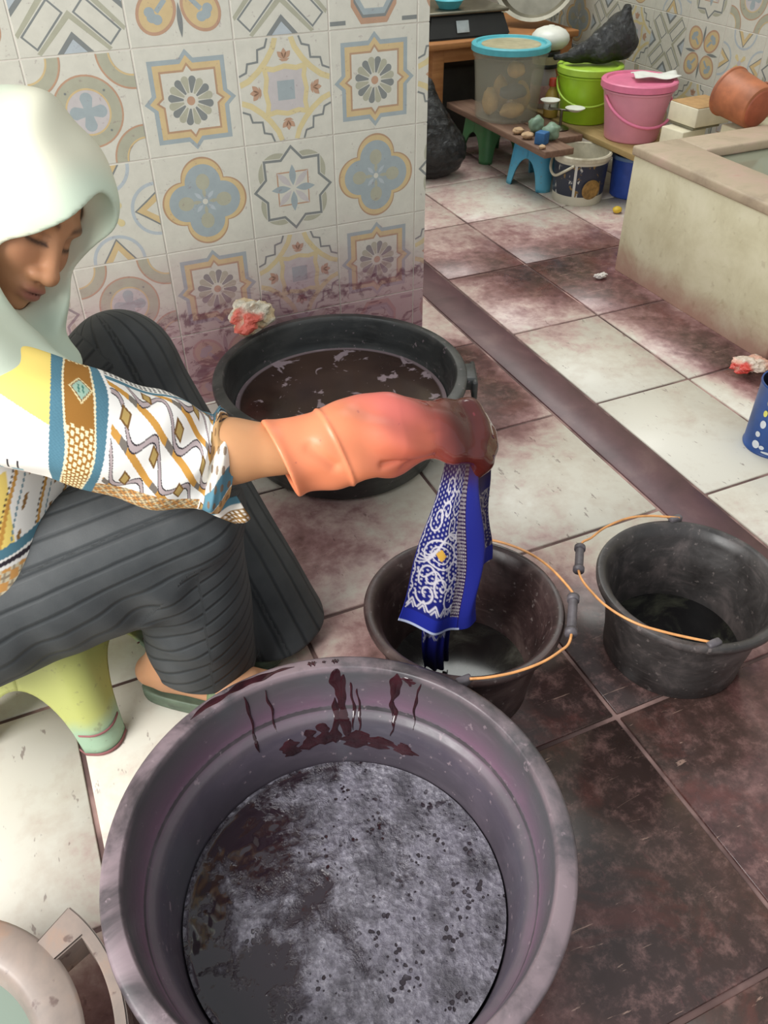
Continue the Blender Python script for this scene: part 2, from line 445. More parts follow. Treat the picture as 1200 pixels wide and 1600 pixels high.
def star8():
    s = Pat()
    for k in range(4):
        a = PI / 4 + k * PI / 2; s.ring(.42 * math.cos(a) * 1.414 * .8, .42 * math.sin(a) * 1.414 * .8, .26, .46, 'sage', a - 1.15, a + 1.15, 16)
    o = []
    for f in R4: o += [f(.9, 0), f(.63, .25), f(.64, .64), f(.25, .63)]
    s.poly([(x * 1.07, y * 1.07) for x, y in o], 'cream'); s.stroke(o, .055, 'slate', True)
    s.stroke([(-.36, -.36), (.36, -.36), (.36, .36), (-.36, .36)], .03, 'rust', True)
    for k in range(8): s.leaf(k * PI / 4, .06, .52, .08 if k % 2 == 0 else .07, 'blue' if k % 2 == 0 else 'lilac'); s.z -= .25
    return s
def lattice():
    s = Pat()
    s.poly([(-.42, -.42), (.42, -.42), (.42, .42), (-.42, .42)], 'lilac'); s.poly([(-.19, -.19), (.19, -.19), (.19, .19), (-.19, .19)], 'blue')
    for f in R4:
        s.stroke([f(*q) for q in [(.17, 1), (.24, .80), (.40, .58), (.58, .40), (.80, .24), (1, .17)]], .115, 'yellow'); s.z -= .2
    s.layer()
    for f in R4: s.stroke([f(*q) for q in [(.46, -.5), (.41, -.25), (.46, 0), (.41, .25), (.46, .5)]], .10, 'yellow'); s.z -= .2
    s.layer()
    for f in R4:
        s.stroke([f(*q) for q in [(.34, 1), (.40, .84), (.56, .80), (.58, .58), (.80, .56), (.84, .40), (1, .34)]], .04, 'slate'); s.z -= .25
        for a in (-.8, 0, .8):
            b = Pat(); b.leaf(PI / 2 + a, .0, .20, .055, 'rust', 0, .60); s.p.append((s.z, [f(*q) for q in b.p[0][1]], 'rust'))
        s.p.append((s.z, [f(*q) for q in [(-.12, .60), (.12, .60), (.05, .55), (-.05, .55)]], 'rust'))
    return s
def rings():
    s = Pat()
    s.ring(0, 0, .40, .66, 'sage'); s.ring(0, 0, .64, .675, 'rust'); s.ring(0, 0, .40, .435, 'ochre'); s.ell(0, 0, .40, .40, 'lilac')
    for k in range(4): s.petal(k * PI / 2, .0, .36, .06, .12, 'blue'); s.z -= .2
    s.layer()
    for k, (x, y) in enumerate(((1, 1), (-1, 1), (-1, -1), (1, -1))):
        a0 = PI + k * PI / 2
        s.ring(x, y, .42, .66, 'sage', a0, a0 + PI / 2, 14); s.ring(x, y, .64, .675, 'rust', a0, a0 + PI / 2, 14); s.ring(x, y, .40, .435, 'ochre', a0, a0 + PI / 2, 14)
    for k in range(4):
        a = PI / 4 + k * PI / 2; s.ell(.52 * math.cos(a), .52 * math.sin(a), .022, .022, 'slate', n=8); s.z -= .25
    return s
def arcs():
    s = Pat()
    for k, f in enumerate(R4):
        c = f(0, 1); a0 = PI + k * PI / 2
        s.ring(c[0], c[1], .50, .57, 'paleb', a0, a0 + PI, 24); s.z -= .25
        s.p.append((s.z + .5, [f(*q) for q in [(-.36, 1), (-.20, .78), (0, .50), (.20, .78), (.36, 1)]], 'slate'))
        s.p.append((s.z + .75, [f(*q) for q in [(-.32, 1), (-.17, .80), (0, .55), (.17, .80), (.32, 1)]], 'ochre'))
        s.p.append((s.z + 1, [f(*q) for q in [(-.16, 1), (0, .76), (.16, 1)]], 'cream'))
    s.layer(); s.layer()
    for k in range(4): s.petal(PI / 4 + k * PI / 2, .08, .34, .03, .075, 'yellow'); s.z -= .25
    s.layer(); s.ell(0, 0, .09, .09, 'lilac'); return s
def loops():
    s = Pat()
    for k in range(4):
        a = PI / 4 + k * PI / 2; cx, cy = .56 * math.cos(a) * 1.1, .56 * math.sin(a) * 1.1; s.layer()
        s.ell(cx, cy, .43, .36, 'rust', a); s.ell(cx, cy, .37, .30, 'ochre', a); s.stroke([(cx * .55, cy * .55), (cx, cy)], .09, 'blue')
        for b in (-.8, 0, .8): s.ell(cx + .13 * math.cos(a + b), cy + .13 * math.sin(a + b), .10, .09, 'blue', n=16)
        s.z = 1
    s.z = 4
    for k in range(4): s.leaf(k * PI / 2, .30, .90, .05, 'slate'); s.z -= .25
    return s
def diag():
    s = Pat()
    for f in R4:
        s.p.append((1, [f(*q) for q in [(-.34, -1), (0, -.64), (.34, -1)]], 'slate')); s.p.append((2, [f(*q) for q in [(-.22, -1), (0, -.77), (.22, -1)]], 'paleb'))
        s.z = 1; s.stroke([f(*q) for q in [(-.66, -1), (0, -.36), (.66, -1)]], .10, 'sage')
        c = .5; a = .40; b = .16; r = .7071
        rect = [(c + (u * r - v * r), c + (u * r + v * r)) for u, v in ((-a, -b), (a, -b), (a, b), (-a, b))]
        s.z = 1; s.stroke([f(*q) for q in rect], .035, 'slate', True)
    return s
def shield():
    s = Pat()
    o = lambda k: [(-.30 * k, -.95 * k), (.30 * k, -.95 * k), (.52 * k, -.62 * k), (.52 * k, .62 * k), (.30 * k, .95 * k), (-.30 * k, .95 * k), (-.52 * k, .62 * k), (-.52 * k, -.62 * k)]
    s.poly(o(1), 'rust'); s.poly(o(.88), 'slate'); s.poly(o(.82), 'blue'); s.poly(o(.70), 'cream')
    s.poly([(-.1, -.2), (0, -.5), (.1, -.2)], 'ochre'); s.poly([(-.1, .2), (0, .5), (.1, .2)], 'ochre'); s.ring(0, 0, .1, .16, 'blue')
    for f in R4[::2]: s.stroke([f(.65, .9), f(1, .9)], .08, 'slate'); s.stroke([f(-1, .9), f(-.65, .9)], .08, 'slate')
    return s
TS = .2
def tile_mesh(pat):
    bm = bmesh.new(); bmesh.ops.create_cube(bm, size=1); hw = TS / 2 - .0009
    for v in bm.verts: v.co = (v.co.x * 2 * hw, v.co.y * 2 * hw, v.co.z * .007 - .0035)
    bmesh.ops.bevel(bm, geom=[e for e in bm.edges if all(v.co.z > -.001 for v in e.verts)], offset=.0012, segments=1, affect='EDGES')
    for f in bm.faces: f.material_index = PK.index('cream')
    k = hw - .0012
    for z, pts, c in pat().p:
        vs_ = [bm.verts.new((max(-1, min(1, x)) * k, max(-1, min(1, y)) * k, z * .00011)) for x, y in pts]
        try: f = bm.faces.new(vs_)
        except ValueError: continue
        f.normal_update()
        if f.normal.z < 0: f.normal_flip()
        f.material_index = PK.index(c)
    me = bpy.data.meshes.new('patterned_tile'); bm.to_mesh(me); bm.free()
    for mm in WM: me.materials.append(mm)
    return me
TM = {f.__name__: tile_mesh(f) for f in (rosette, quatrefoil, star8, lattice, rings, arcs, loops, diag, shield)}
def cut_mesh(me, xmax):
    bm = bmesh.new(); bm.from_mesh(me); g = bm.verts[:] + bm.edges[:] + bm.faces[:]
    bmesh.ops.bisect_plane(bm, geom=g, plane_co=(xmax, 0, 0), plane_no=(1, 0, 0), clear_outer=True)
    o = bpy.data.meshes.new('patterned_tile'); bm.to_mesh(o); bm.free()
    for mm in WM: o.materials.append(mm)
    return o
JOINT = pmat('white_joint', lin(212, 205, 195), .8, vary=.05)
PLASTER = pmat('limewashed_plaster', lin(196, 188, 165), .85, vary=.08, scale=6, bumpk=.15)
WY = 1.82; WXE = .9145
wall = link('wall_partition', box('wall_partition', -1.9, WXE, WY + .0018, WY + .135, -.02, 2.5, .001, 1), JOINT); setp(wall, kind='structure')
CX = [.0847 + .2005 * k for k in range(-6, 5)]
RZ = [-.01 + .2 * k for k in range(0, 7)]
LAY = {(0, 4): 'diag', (1, 4): 'loops', (2, 4): 'diag', (3, 4): 'shield', (4, 4): 'loops', (-1, 4): 'loops', (-1, 3): 'quatrefoil', (-1, 2): 'rosette', (-1, 1): 'star8',
       (0, 3): 'rings', (1, 3): 'rosette', (2, 3): 'lattice', (3, 3): 'rosette', (4, 3): 'lattice',
       (0, 2): 'arcs', (1, 2): 'quatrefoil', (2, 2): 'star8', (3, 2): 'quatrefoil', (4, 2): 'star8',
       (0, 1): 'rings', (1, 1): 'rosette', (2, 1): 'lattice', (3, 1): 'rosette', (4, 1): 'lattice',
       (0, 0): 'diag', (1, 0): 'loops', (2, 0): 'diag', (3, 0): 'shield', (4, 0): 'loops'}
cyc = ['rosette', 'arcs', 'lattice', 'quatrefoil', 'rings', 'star8', 'diag', 'loops']
for ci in range(-6, 5):
    x0 = .0847 + .2005 * ci
    for ri, z0 in enumerate(RZ):
        pn = LAY.get((ci, ri), cyc[(ci * 3 + ri * 5) % 8]); me = TM[pn]
        if ci == 4:
            if ('cut', pn) not in TM: TM[('cut', pn)] = cut_mesh(me, -.1 + (WXE - x0))
            me = TM[('cut', pn)]
        link('patterned_tile', me, None, wall, (x0 + .1, WY + .0005, z0 + .1), (PI / 2, 0, 0))
# right-hand wall of the washing place and the wall at its far end
RX = 2.5
wr = link('wall_right', box('wall_right', RX + .0018, RX + .14, -.7, 4.4, -.02, 2.5, .001, 1), JOINT); setp(wr, kind='structure')
layr = {(0, 0): 'diag', (1, 0): 'loops', (2, 0): 'arcs', (0, 1): 'arcs', (1, 1): 'star8', (2, 1): 'rings', (-1, 0): 'lattice', (-2, 0): 'diag', (-1, 1): 'quatrefoil'}
for ci in range(-6, 7):
    for ri in range(-1, 4):
        pn = layr.get((ci, ri), cyc[(ci * 3 + ri * 5 + 4) % 8])
        link('patterned_tile', TM[pn], None, wr, (RX + .0005, 2.92 - .2005 * ci, .445 + .2 * ri), (PI / 2, 0, -PI / 2))
wb = link('wall_back', box('wall_back', -1.9, RX + .14, 4.4, 4.5, -.02, 2.5, .001, 1), PLASTER); setp(wb, kind='structure')
#cl = link('ceiling', box('ceiling', -1.9, RX + .14, WY + .0, 4.5, 2.5, 2.58, 0), PLASTER); setp(cl, kind='structure')

# ------------------------------------------------------------------ cement trough
t = NT('weathered_cement'); P = t.pos(); z = t.sep(P)[2]; n = t.noise(P, 8, 6, .65, .3); n2 = t.noise(P, 40, 4)
c = t.ramp(n, [(.3, lin(188, 178, 146)), (.55, lin(206, 198, 168)), (.75, lin(216, 208, 182))])
c = t.mix(t.math('MULTIPLY', t.rng(t.math('ADD', z, t.math('MULTIPLY', t.math('SUBTRACT', n, .5), .14)), .11, .0), .75), c, lin(168, 118, 108))
c = t.mix(t.math('MULTIPLY', t.rng(n2, .6, .72), .3), c, lin(150, 130, 100)); t.bump(n2, .2, .002)
CEM = t.fin(c, .7)
t = NT('worn_trough_ledge'); P = t.pos(); n = t.noise(P, 9, 6, .65, .5); n2 = t.noise(P, 60, 4)
c = t.ramp(n, [(.3, lin(150, 132, 112)), (.5, lin(176, 158, 134)), (.66, lin(186, 160, 142)), (.8, lin(178, 128, 118))]); t.bump(n2, .2, .002)
LEDGE = t.fin(c, .6)
PX0, PY1, PZ = 1.722, 2.062, .38
tr = empty('washing_trough', (PX0, PY1, 0)); setp(tr, 'cream cement washing trough with stained ledge built against the tiled wall', 'trough')
def rel(o, root): o.parent = root; o.matrix_parent_inverse = Matrix.Translation(-Vector(root.location)); return o
rel(link('trough_side', box('trough_side', PX0, PX0 + .15, 1.40, PY1, -.003, PZ - .028, .006), CEM), tr)
rel(link('trough_side', box('trough_side', PX0 + .012, PX0 + .15, -.3, 1.40, -.003, PZ - .028, .006), CEM), tr)
rel(link('trough_side', box('trough_side', PX0 + .15, RX - .001, 1.945, PY1, -.003, PZ - .028, .006), CEM), tr)
rel(link('ledge', box('ledge', PX0 - .006, PX0 + .158, -.3, PY1 + .006, PZ - .028, PZ, .006), LEDGE), tr)
rel(link('ledge', box('ledge', PX0 + .158, RX - .001, 1.94, PY1 + .006, PZ - .028, PZ, .006), LEDGE), tr)
rel(link('trough_floor', box('trough_floor', PX0 + .15, RX - .001, -.3, 1.945, 0.0, .05, .002), CEM), tr)
WTR = NT('trough_water'); WATER = WTR.fin(lin(132, 136, 118), .10, spec=.5)
wt = rel(link('water', box('water', PX0 + .1505, RX - .002, -.29, 1.9445, .051, .352, .0), WATER), tr); wt['label'] = 'still grey-green water'
# ------------------------------------------------------------------ dye tubs
def tub_mat(name, base, mid, high, rim, sheen=.42, bands=False):
    t = NT(name); o = t.obj(); xyz = t.sep(o)
    n = t.noise(o, 9, 6, .62, .5); n2 = t.noise(t.scale3(o, (1, 1, 5)), 18, 5, .65); n3 = t.noise(o, 70, 3, .6)
    c = t.ramp(n, [(.3, base), (.55, mid), (.75, high)])
    c = t.mix(t.math('MULTIPLY', t.rng(n2, .5, .68), .45), c, high)
    if bands:
        rr_ = t.math('SQRT', t.math('ADD', t.math('MULTIPLY', xyz[0], xyz[0]), t.math('MULTIPLY', xyz[1], xyz[1])))
        ins = t.math('LESS_THAN', t.math('SUBTRACT', rr_, t.math('MULTIPLY', xyz[2], .215)), .2095)
        zz = t.math('ADD', xyz[2], t.math('MULTIPLY', t.math('SUBTRACT', n, .5), .03))
        bc = t.ramp(t.rng(zz, .0, .2, smooth=False), [(.25, lin(60, 54, 64)), (.52, lin(78, 71, 84)), (.60, lin(100, 90, 98)), (.70, lin(126, 94, 114)), (.80, lin(104, 86, 98)), (.93, lin(82, 77, 80))])  # inner wall's own bands, darkened to carry the shade inside the tub
        c = t.mix(t.math('MULTIPLY', ins, .72), c, bc)
        side = t.noise(t.scale3(o, (1, 1, .3)), 5, 3); c = t.mix(t.math('MULTIPLY', t.rng(side, .54, .64), .28), c, lin(80, 86, 90))
    lip = t.rng(xyz[2], .190, .199)
    c = t.mix(t.math('MULTIPLY', lip, t.rng(n, .36, .62)), c, rim)
    c = t.mix(t.math('MULTIPLY', t.rng(n3, .64, .72), .5), c, lin(150, 132, 138))
    t.bump(n3, .10, .001)
    return t.fin(c, t.rng(n2, .2, .8, sheen - .1, sheen + .14), spec=.5)
TUBM = tub_mat('purple_grey_tub', lin(54, 48, 51), lin(76, 68, 72), lin(102, 88, 96), lin(128, 112, 117), bands=True)
TUBM2 = tub_mat('black_tub', lin(34, 36, 36), lin(48, 50, 50), lin(66, 66, 64), lin(70, 70, 68))
TPROF = [(0, .0), (.190, .0), (.203, .004), (.2125, .014), (.2460, .150), (.2480, .166), (.262, .172), (.2735, .178), (.276, .186), (.2762, .194), (.2745, .1985), (.271, .2), (.2545, .2022), (.2532, .2018), (.2520, .2),
         (.2500, .193), (.240, .145), (.2375, .128), (.2335, .1235), (.2285, .121), (.2255, .116), (.2085, .026), (.2, .014), (.19, .011), (0, .011)]
def tub(name, loc, mat, label):
    r = empty(name, loc); setp(r, label, 'tub')
    link('shell', lathe('shell', TPROF, 128, 60), mat, r); return r
big = tub('dye_tub', (.159, .498, 0), TUBM, 'large purple-grey tub of foaming dark dye nearest the camera')
back = tub('dye_tub', (.559, 1.503, 0), TUBM2, 'black tub of brown dye standing against the tiled wall')
def bottom_r(z):   # inner radius at a height
    pr = TPROF[13:]; zs = [q[1] for q in pr][::-1]; rs = [q[0] for q in pr][::-1]
    return float(np.interp(z, zs, rs))
def liquid(name, R_, nr, na, disp):
    V = [(0, 0, disp(0, 0))]; F = []
    for i in range(1, nr + 1):
        r = R_ * (i / nr)
        for k in range(na):
            a = 2 * PI * k / na; x, y = r * math.cos(a), r * math.sin(a); V.append((x, y, disp(x, y)))
    for k in range(na): F.append((0, 1 + k, 1 + (k + 1) % na))
    for i in range(nr - 1):
        for k in range(na):
            k2 = (k + 1) % na; a = 1 + i * na; b = a + na; F.append((a + k, b + k, b + k2, a + k2))
    return mesh(name, V, F)
# foam on the near tub
def foam_h(x, y):
    v = Vector((x, y, 0)); r = math.hypot(x, y)
    f = mnoise.fractal(v * 9, 1.0, 2.0, 4) ; g = mnoise.fractal(v * 42 + Vector((3, 1, 0)), 1.0, 2.0, 3)
    e = max(0, (r - .198) / .012)
    cover = min(1, max(0, f * 1.2 + .75))
    return .0385 + cover * (.0016 * f + .0014 * g) + .0015 * min(1, e)
t = NT('foaming_dye'); o = t.obj(); n = t.noise(o, 6.5, 5, .6, .7); n2 = t.noise(o, 28, 6, .68, .4); n3 = t.noise(o, 150, 5, .75); vo = t.voro(o, 120)
xyz = t.sep(o)
left = t.math('ADD', t.math('MULTIPLY', xyz[0], 1.15), t.math('MULTIPLY', xyz[1], -.75))
cov = t.math('ADD', t.math('ADD', n, t.math('MULTIPLY', t.math('SUBTRACT', n2, .5), .55)), left)
cov = t.rng(cov, .33, .50)
r = t.math('SQRT', t.math('ADD', t.math('MULTIPLY', xyz[0], xyz[0]), t.math('MULTIPLY', xyz[1], xyz[1])))
cov = t.math('MAXIMUM', cov, t.math('MULTIPLY', t.rng(r, .200, .2055), t.rng(n2, .4, .55)))
holes = t.math('MULTIPLY', t.rng(t.math('SUBTRACT', vo, t.math('MULTIPLY', t.math('SUBTRACT', t.noise(o, 46, 3), .48), 2.2)), .10, .0), t.rng(t.noise(o, 14, 4), .42, .56))
cov = t.math('MULTIPLY', cov, t.math('SUBTRACT', 1.0, holes))
fo = t.ramp(n3, [(.3, lin(84, 80, 90)), (.5, lin(122, 118, 128)), (.66, lin(166, 162, 170)), (.76, lin(226, 224, 228))])
fo = t.mix(t.math('MULTIPLY', t.rng(t.noise(o, 8, 3), .45, .62), .5), fo, lin(104, 98, 114), 'MIX'); 
fo = t.mix(.45, fo, t.ramp(n3, [(.3, lin(84, 80, 90)), (.55, lin(128, 124, 134)), (.8, lin(190, 188, 196))]))
fo = t.mix(t.rng(t.noise(o, 21, 5, .7), .36, .60), lin(70, 66, 74), fo)
col = t.mix(cov, lin(38, 26, 33), fo)
t.bump(t.math('MULTIPLY', cov, t.math('ADD', t.math('ADD', t.math('MULTIPLY', n3, .6), t.math('MULTIPLY', vo, .45)), t.math('MULTIPLY', n2, .5))), .9, .005)
FOAM = t.fin(col, t.rng(cov, 0, 1, .08, .34), spec=.6)
dye = link('dye_liquid', liquid('dye_liquid', .2075, 110, 260, foam_h), FOAM, big); dye['label'] = 'dark dye bath with grey lavender foam'
# quiet dye in the far tub
t = NT('brown_dye'); o = t.obj(); n = t.noise(o, 17, 4, .55, .6); n2 = t.noise(o, 60, 3); xyz = t.sep(o)
r = t.math('SQRT', t.math('ADD', t.math('MULTIPLY', xyz[0], xyz[0]), t.math('MULTIPLY', xyz[1], xyz[1])))
fm = t.math('MULTIPLY', t.rng(n, .57, .61), .8)
fm = t.math('MAXIMUM', fm, t.math('MULTIPLY', t.rng(r, .222, .228), .55)); fm = t.math('MAXIMUM', fm, t.math('MULTIPLY', t.rng(t.noise(o, 120, 2), .74, .77), .6))
BROWN = t.fin(t.mix(fm, t.ramp(t.noise(o, 5, 3), [(.35, lin(50, 36, 33)), (.7, lin(74, 56, 48))]), lin(164, 146, 152)), .16, spec=.35)
d2 = link('dye_liquid', liquid('dye_liquid', .2345, 30, 96, lambda x, y: .128), BROWN, back); d2['label'] = 'still brown dye with small foam islands'
# lug handle on the far tub's rim
for a in (-.42,):
    me = join('lug_handle', [box('a', .258, .296, -.036, .036, .168, .198, .006), box('b', .284, .296, -.048, .048, .150, .196, .005)])
    link('lug_handle', autosmooth(me, 50), TUBM2, back, (0, 0, 0), (0, 0, a))

# wet dye running down the inside of the near tub
WET = NT('wet_dye'); _o = WET.obj(); WETM = WET.fin(WET.ramp(WET.noise(_o, 30, 3), [(.3, lin(34, 16, 20)), (.7, lin(62, 30, 36))]), .08, spec=.6)
def drip(ang, z0, z1, w0, w1, seed, root=big, prof=bottom_r, off=.0012):
    rnd = random.Random(seed); n = 26; V, F = [], []; wob = 0; k1, k2, k3 = (rnd.random() * 6.28 for _ in range(3))
    for i in range(n + 1):
        f = i / n; z = z0 + (z1 - z0) * f; wob = .0022 * math.sin(f * 5 + k1) + .001 * math.sin(f * 13 + k2); wd = (w0 + (w1 - w0) * f) * (.95 + .30 * math.sin(f * 9 + k3) + .15 * math.sin(f * 21 + k1)) * .5
        wd *= min(1, math.sqrt(f * 7 + .02), math.sqrt((1 - f) * 5 + .02))
        for j in range(5):
            u = -1 + j / 2; h = off * (1.15 - u * u) ; rr = prof(z) - h; a = ang + (wob + u * wd) / max(.05, prof(z))
            V.append((rr * math.cos(a), rr * math.sin(a), z))
    for i in range(n):
        for j in range(4): a = i * 5 + j; F.append((a, a + 1, a + 6, a + 5))
    return link('dye_drip', mesh('dye_drip', V, F), WETM, root)
for (a, z0, z1, w0, w1, sd) in [(1.21, .2, .128, .020, .010, 1), (1.18, .190, .085, .008, .016, 2), (1.13, .176, .098, .005, .003, 3), (1.09, .165, .090, .004, .003, 4), (1.24, .150, .075, .004, .020, 17), (.88, .2, .125, .018, .005, 5), (.74, .194, .118, .0045, .003, 6), (.80, .197, .184, .026, .006, 14), (.87, .150, .095, .007, .003, 7),
                               (1.32, .115, .074, .014, .030, 8), (1.42, .108, .070, .012, .030, 9), (1.10, .098, .064, .03, .05, 10), (.95, .090, .066, .03, .05, 12), (1.75, .195, .10, .004, .005, 11), (1.62, .19, .12, .003, .004, 13), (1.55, .100, .068, .012, .04, 15), (.78, .088, .066, .02, .04, 16)]:
    drip(a, z0, z1, w0, w1, sd)
# puddle of dye on the rim
def rim_puddle(a0, a1, w_, seed):
    rnd = random.Random(seed); n = 60; V, F = [], []
    for i in range(n + 1):
        f = i / n; a = a0 + (a1 - a0) * f; ww = w_ * min(1, 5 * f, 5 * (1 - f)) * (.75 + .35 * math.sin(f * 21 + seed) * math.sin(f * 8)) + .0004; mid = .2640 + .0012 * math.sin(f * 17)
        for j in range(5):
            u = -1 + j / 2; r = mid + u * ww * .5; zz = float(np.interp(r, [.2532, .2545, .271, .2745], [.2018, .2022, .2, .1985])); V.append((r * math.cos(a), r * math.sin(a), zz + .0011 * (1.1 - u * u)))
    for i in range(n):
        for j in range(4): a = i * 5 + j; F.append((a, a + 5, a + 6, a + 1))
    link('dye_puddle', mesh('dye_puddle', V, F), WETM, big)
rim_puddle(1.44, 2.05, .014, 1); rim_puddle(1.32, 1.37, .010, 3); rim_puddle(1.20, 1.24, .009, 5); rim_puddle(1.27, 1.29, .005, 7)

# ------------------------------------------------------------------ buckets with wire bails
def bucket_mat(name, base, mid, high):
    t = NT(name); o = t.obj(); n = t.noise(o, 14, 6, .65, .6); n2 = t.noise(t.scale3(o, (1, 1, 8)), 16, 5, .7); n3 = t.noise(o, 90, 3)
    c = t.ramp(n, [(.3, base), (.52, mid), (.72, high)]); c = t.mix(t.math('MULTIPLY', t.rng(n3, .62, .72), .4), c, lin(140, 128, 124))
    c = t.mix(t.math('MULTIPLY', t.rng(n2, .55, .7), .35), c, high); t.bump(n3, .12, .001)
    return t.fin(c, t.rng(n, .2, .8, .28, .55), spec=.5)
BK1 = bucket_mat('red_brown_bucket', lin(36, 26, 25), lin(58, 42, 41), lin(92, 74, 70)); BK2 = bucket_mat('grey_black_bucket', lin(40, 37, 36), lin(62, 58, 57), lin(98, 88, 86))
WIRE = pmat('orange_wire', lin(224, 158, 96), .35, vary=.15, scale=60); GRIP = pmat('grey_grip', lin(92, 86, 90), .5, vary=.2, scale=80)
def bucket(loc, H_, Rr, Rb, mat, label, lev, lmat):
    r = empty('plastic_bucket', loc); setp(r, label, 'bucket')
    t_ = .004
    pr = [(0, .004), (Rb - .012, .004), (Rb - .008, 0), (Rb, 0), (Rb + .003, .004)]
    pr += [(Rb + (Rr - .016 - Rb) * f, H_ * f) for f in (.2, .5, .8, .9)]
    pr += [(Rr - .006, H_ - .016), (Rr - .001, H_ - .012), (Rr, H_ - .005), (Rr - .003, H_), (Rr - .010, H_ + .001), (Rr - .0155, H_ - .003)]
    ri = lambda f: Rb - t_ + (Rr - .018 - Rb) * f
    pr += [(ri(.88), H_ * .88), (ri(.80), H_ * .80), (ri(.80) - .0012, H_ * .79), (ri(.7), H_ * .70), (ri(.7) - .0012, H_ * .69), (ri(.5), H_ * .5), (ri(.2), H_ * .2), (ri(.06), .012), (ri(0) - .01, .008), (0, .008)]
    link('shell', lathe('shell', pr, 96, 45), mat, r)
    li = link('liquid', liquid('liquid', ri(lev / H_) + .0004, 20, 80, lambda x, y: lev), lmat, r)
    return r
t = NT('bucket_dye'); o = t.obj(); n = t.noise(o, 15, 5, .6, .8); BD1 = t.fin(t.ramp(n, [(.44, lin(26, 21, 20)), (.58, lin(42, 39, 35)), (.76, lin(80, 78, 70))]), .14, spec=.5)
t = NT('bucket_rinse'); o = t.obj(); n = t.noise(o, 11, 5, .6, .8); BD2 = t.fin(t.ramp(n, [(.5, lin(22, 20, 20)), (.66, lin(66, 66, 54))]), .08, spec=.5)
b1 = bucket((.48, .788, 0), .18, .156, .112, BK1, 'dark bucket under the hanging blue cloth, its inside stained red brown', .026, BD1)
b2 = bucket((.850, .697, 0), .165, .151, .112, BK2, 'nearly empty grey-black bucket with wire handle lying outside its rim', .022, BD2)
def bail(root, pts, grip, pivots):
    P = [Vector(p) - Vector(root.location) for p in pts]
    link('wire_handle', tube('wire_handle', P, .0021, 8, 80), WIRE, root)
    g = [Vector(p) - Vector(root.location) for p in grip]
    gm = join('grip', [tube('g', g, .0072, 14, 8), tube('a', [g[0] - (g[1] - g[0]) * .02, g[0] + (g[1] - g[0]) * .10], .0095, 14), tube('b', [g[1] - (g[1] - g[0]) * .10, g[1] + (g[1] - g[0]) * .02], .0095, 14)])
    link('grip', gm, GRIP, root)
    for p in pivots:
        q = Vector(p) - Vector(root.location); link('handle_eye', box('handle_eye', q.x - .012, q.x + .012, q.y - .006, q.y + .006, q.z - .009, q.z + .006, .003), GRIP, root)
bail(b2, [(.93, .825, .170), (.887, .848, .172), (.846, .860, .172), (.796, .857, .171), (.758, .845, .170), (.732, .838, .168), (.691, .782, .168), (.683, .729, .170), (.688, .688, .171), (.704, .648, .173), (.730, .618, .173), (.757, .594, .172), (.783, .577, .168)],
     [(.728, .834, .168), (.694, .788, .168)], [(.925, .829, .166), (.79, .573, .164)])
bail(b1, [(.555, .918, .184), (.592, .890, .188), (.622, .850, .189), (.638, .805, .190), (.642, .754, .190), (.638, .720, .190), (.622, .700, .190), (.582, .650, .190), (.556, .638, .190), (.521, .631, .190), (.479, .632, .189), (.440, .640, .188), (.415, .650, .186)],
     [(.636, .722, .190), (.590, .660, .190)], [(.548, .924, .181), (.408, .654, .181)])

# ------------------------------------------------------------------ basin at the lower left corner
t = NT('orange_brown_basin'); o = t.obj(); n = t.noise(o, 10, 6, .6, .5); n2 = t.noise(o, 40, 4)
c = t.ramp(n, [(.3, lin(118, 108, 102)), (.5, lin(140, 125, 116)), (.66, lin(158, 126, 106)), (.8, lin(142, 96, 84))]); c = t.mix(t.math('MULTIPLY', t.rng(n2, .62, .7), .6), c, lin(70, 46, 44))
BAS = t.fin(c, .36, spec=.5)
BC = (-.345, .44, 0); bs = empty('wash_basin', BC); setp(bs, 'worn orange-brown plastic basin with slotted side handle in the near left corner', 'basin')
pr = [(0, 0), (.105, 0), (.113, .004), (.140, .125), (.146, .134), (.178, .138), (.188, .142), (.190, .148), (.186, .152), (.150, .153), (.144, .149), (.139, .138), (.112, .014), (.105, .008), (0, .008)]
link('shell', lathe('shell', pr, 96, 50), BAS, bs)
# handle lug with a slot, swept round part of the rim
def arcbox(r0, r1, z0, z1, a0, a1, n=26, name='lug'):
    V, F = [], []
    for i in range(n + 1):
        a = a0 + (a1 - a0) * i / n
        for r, z in ((r0, z0), (r1, z0), (r1, z1), (r0, z1)): V.append((r * math.cos(a), r * math.sin(a), z))
    for i in range(n):
        for j in range(4): F.append((i * 4 + j, i * 4 + (j + 1) % 4, i * 4 + 4 + (j + 1) % 4, i * 4 + 4 + j))
    F += [(3, 2, 1, 0), tuple(n * 4 + j for j in range(4))]
    me = mesh(name, V, F); bm = bmesh.new(); bm.from_mesh(me); bmesh.ops.recalc_face_normals(bm, faces=bm.faces[:])
    bmesh.ops.bevel(bm, geom=[e for e in bm.edges if len(e.link_faces) == 2 and e.calc_face_angle(0) > .8], offset=.002, segments=2, affect='EDGES'); bm.to_mesh(me); bm.free()
    return autosmooth(me, 50)
hm = join('handle', [arcbox(.2195, .233, .112, .153, -.50, .56), arcbox(.184, .233, .108, .1525, .42, .60), arcbox(.184, .233, .108, .1525, -.52, -.36)])
link('handle', hm, BAS, bs)
t = NT('clear_rinse_water'); CLW = t.fin(lin(120, 132, 120), .05, spec=.5)
link('rinse_water', liquid('rinse_water', .1375, 10, 80, lambda x, y: .128), CLW, bs)
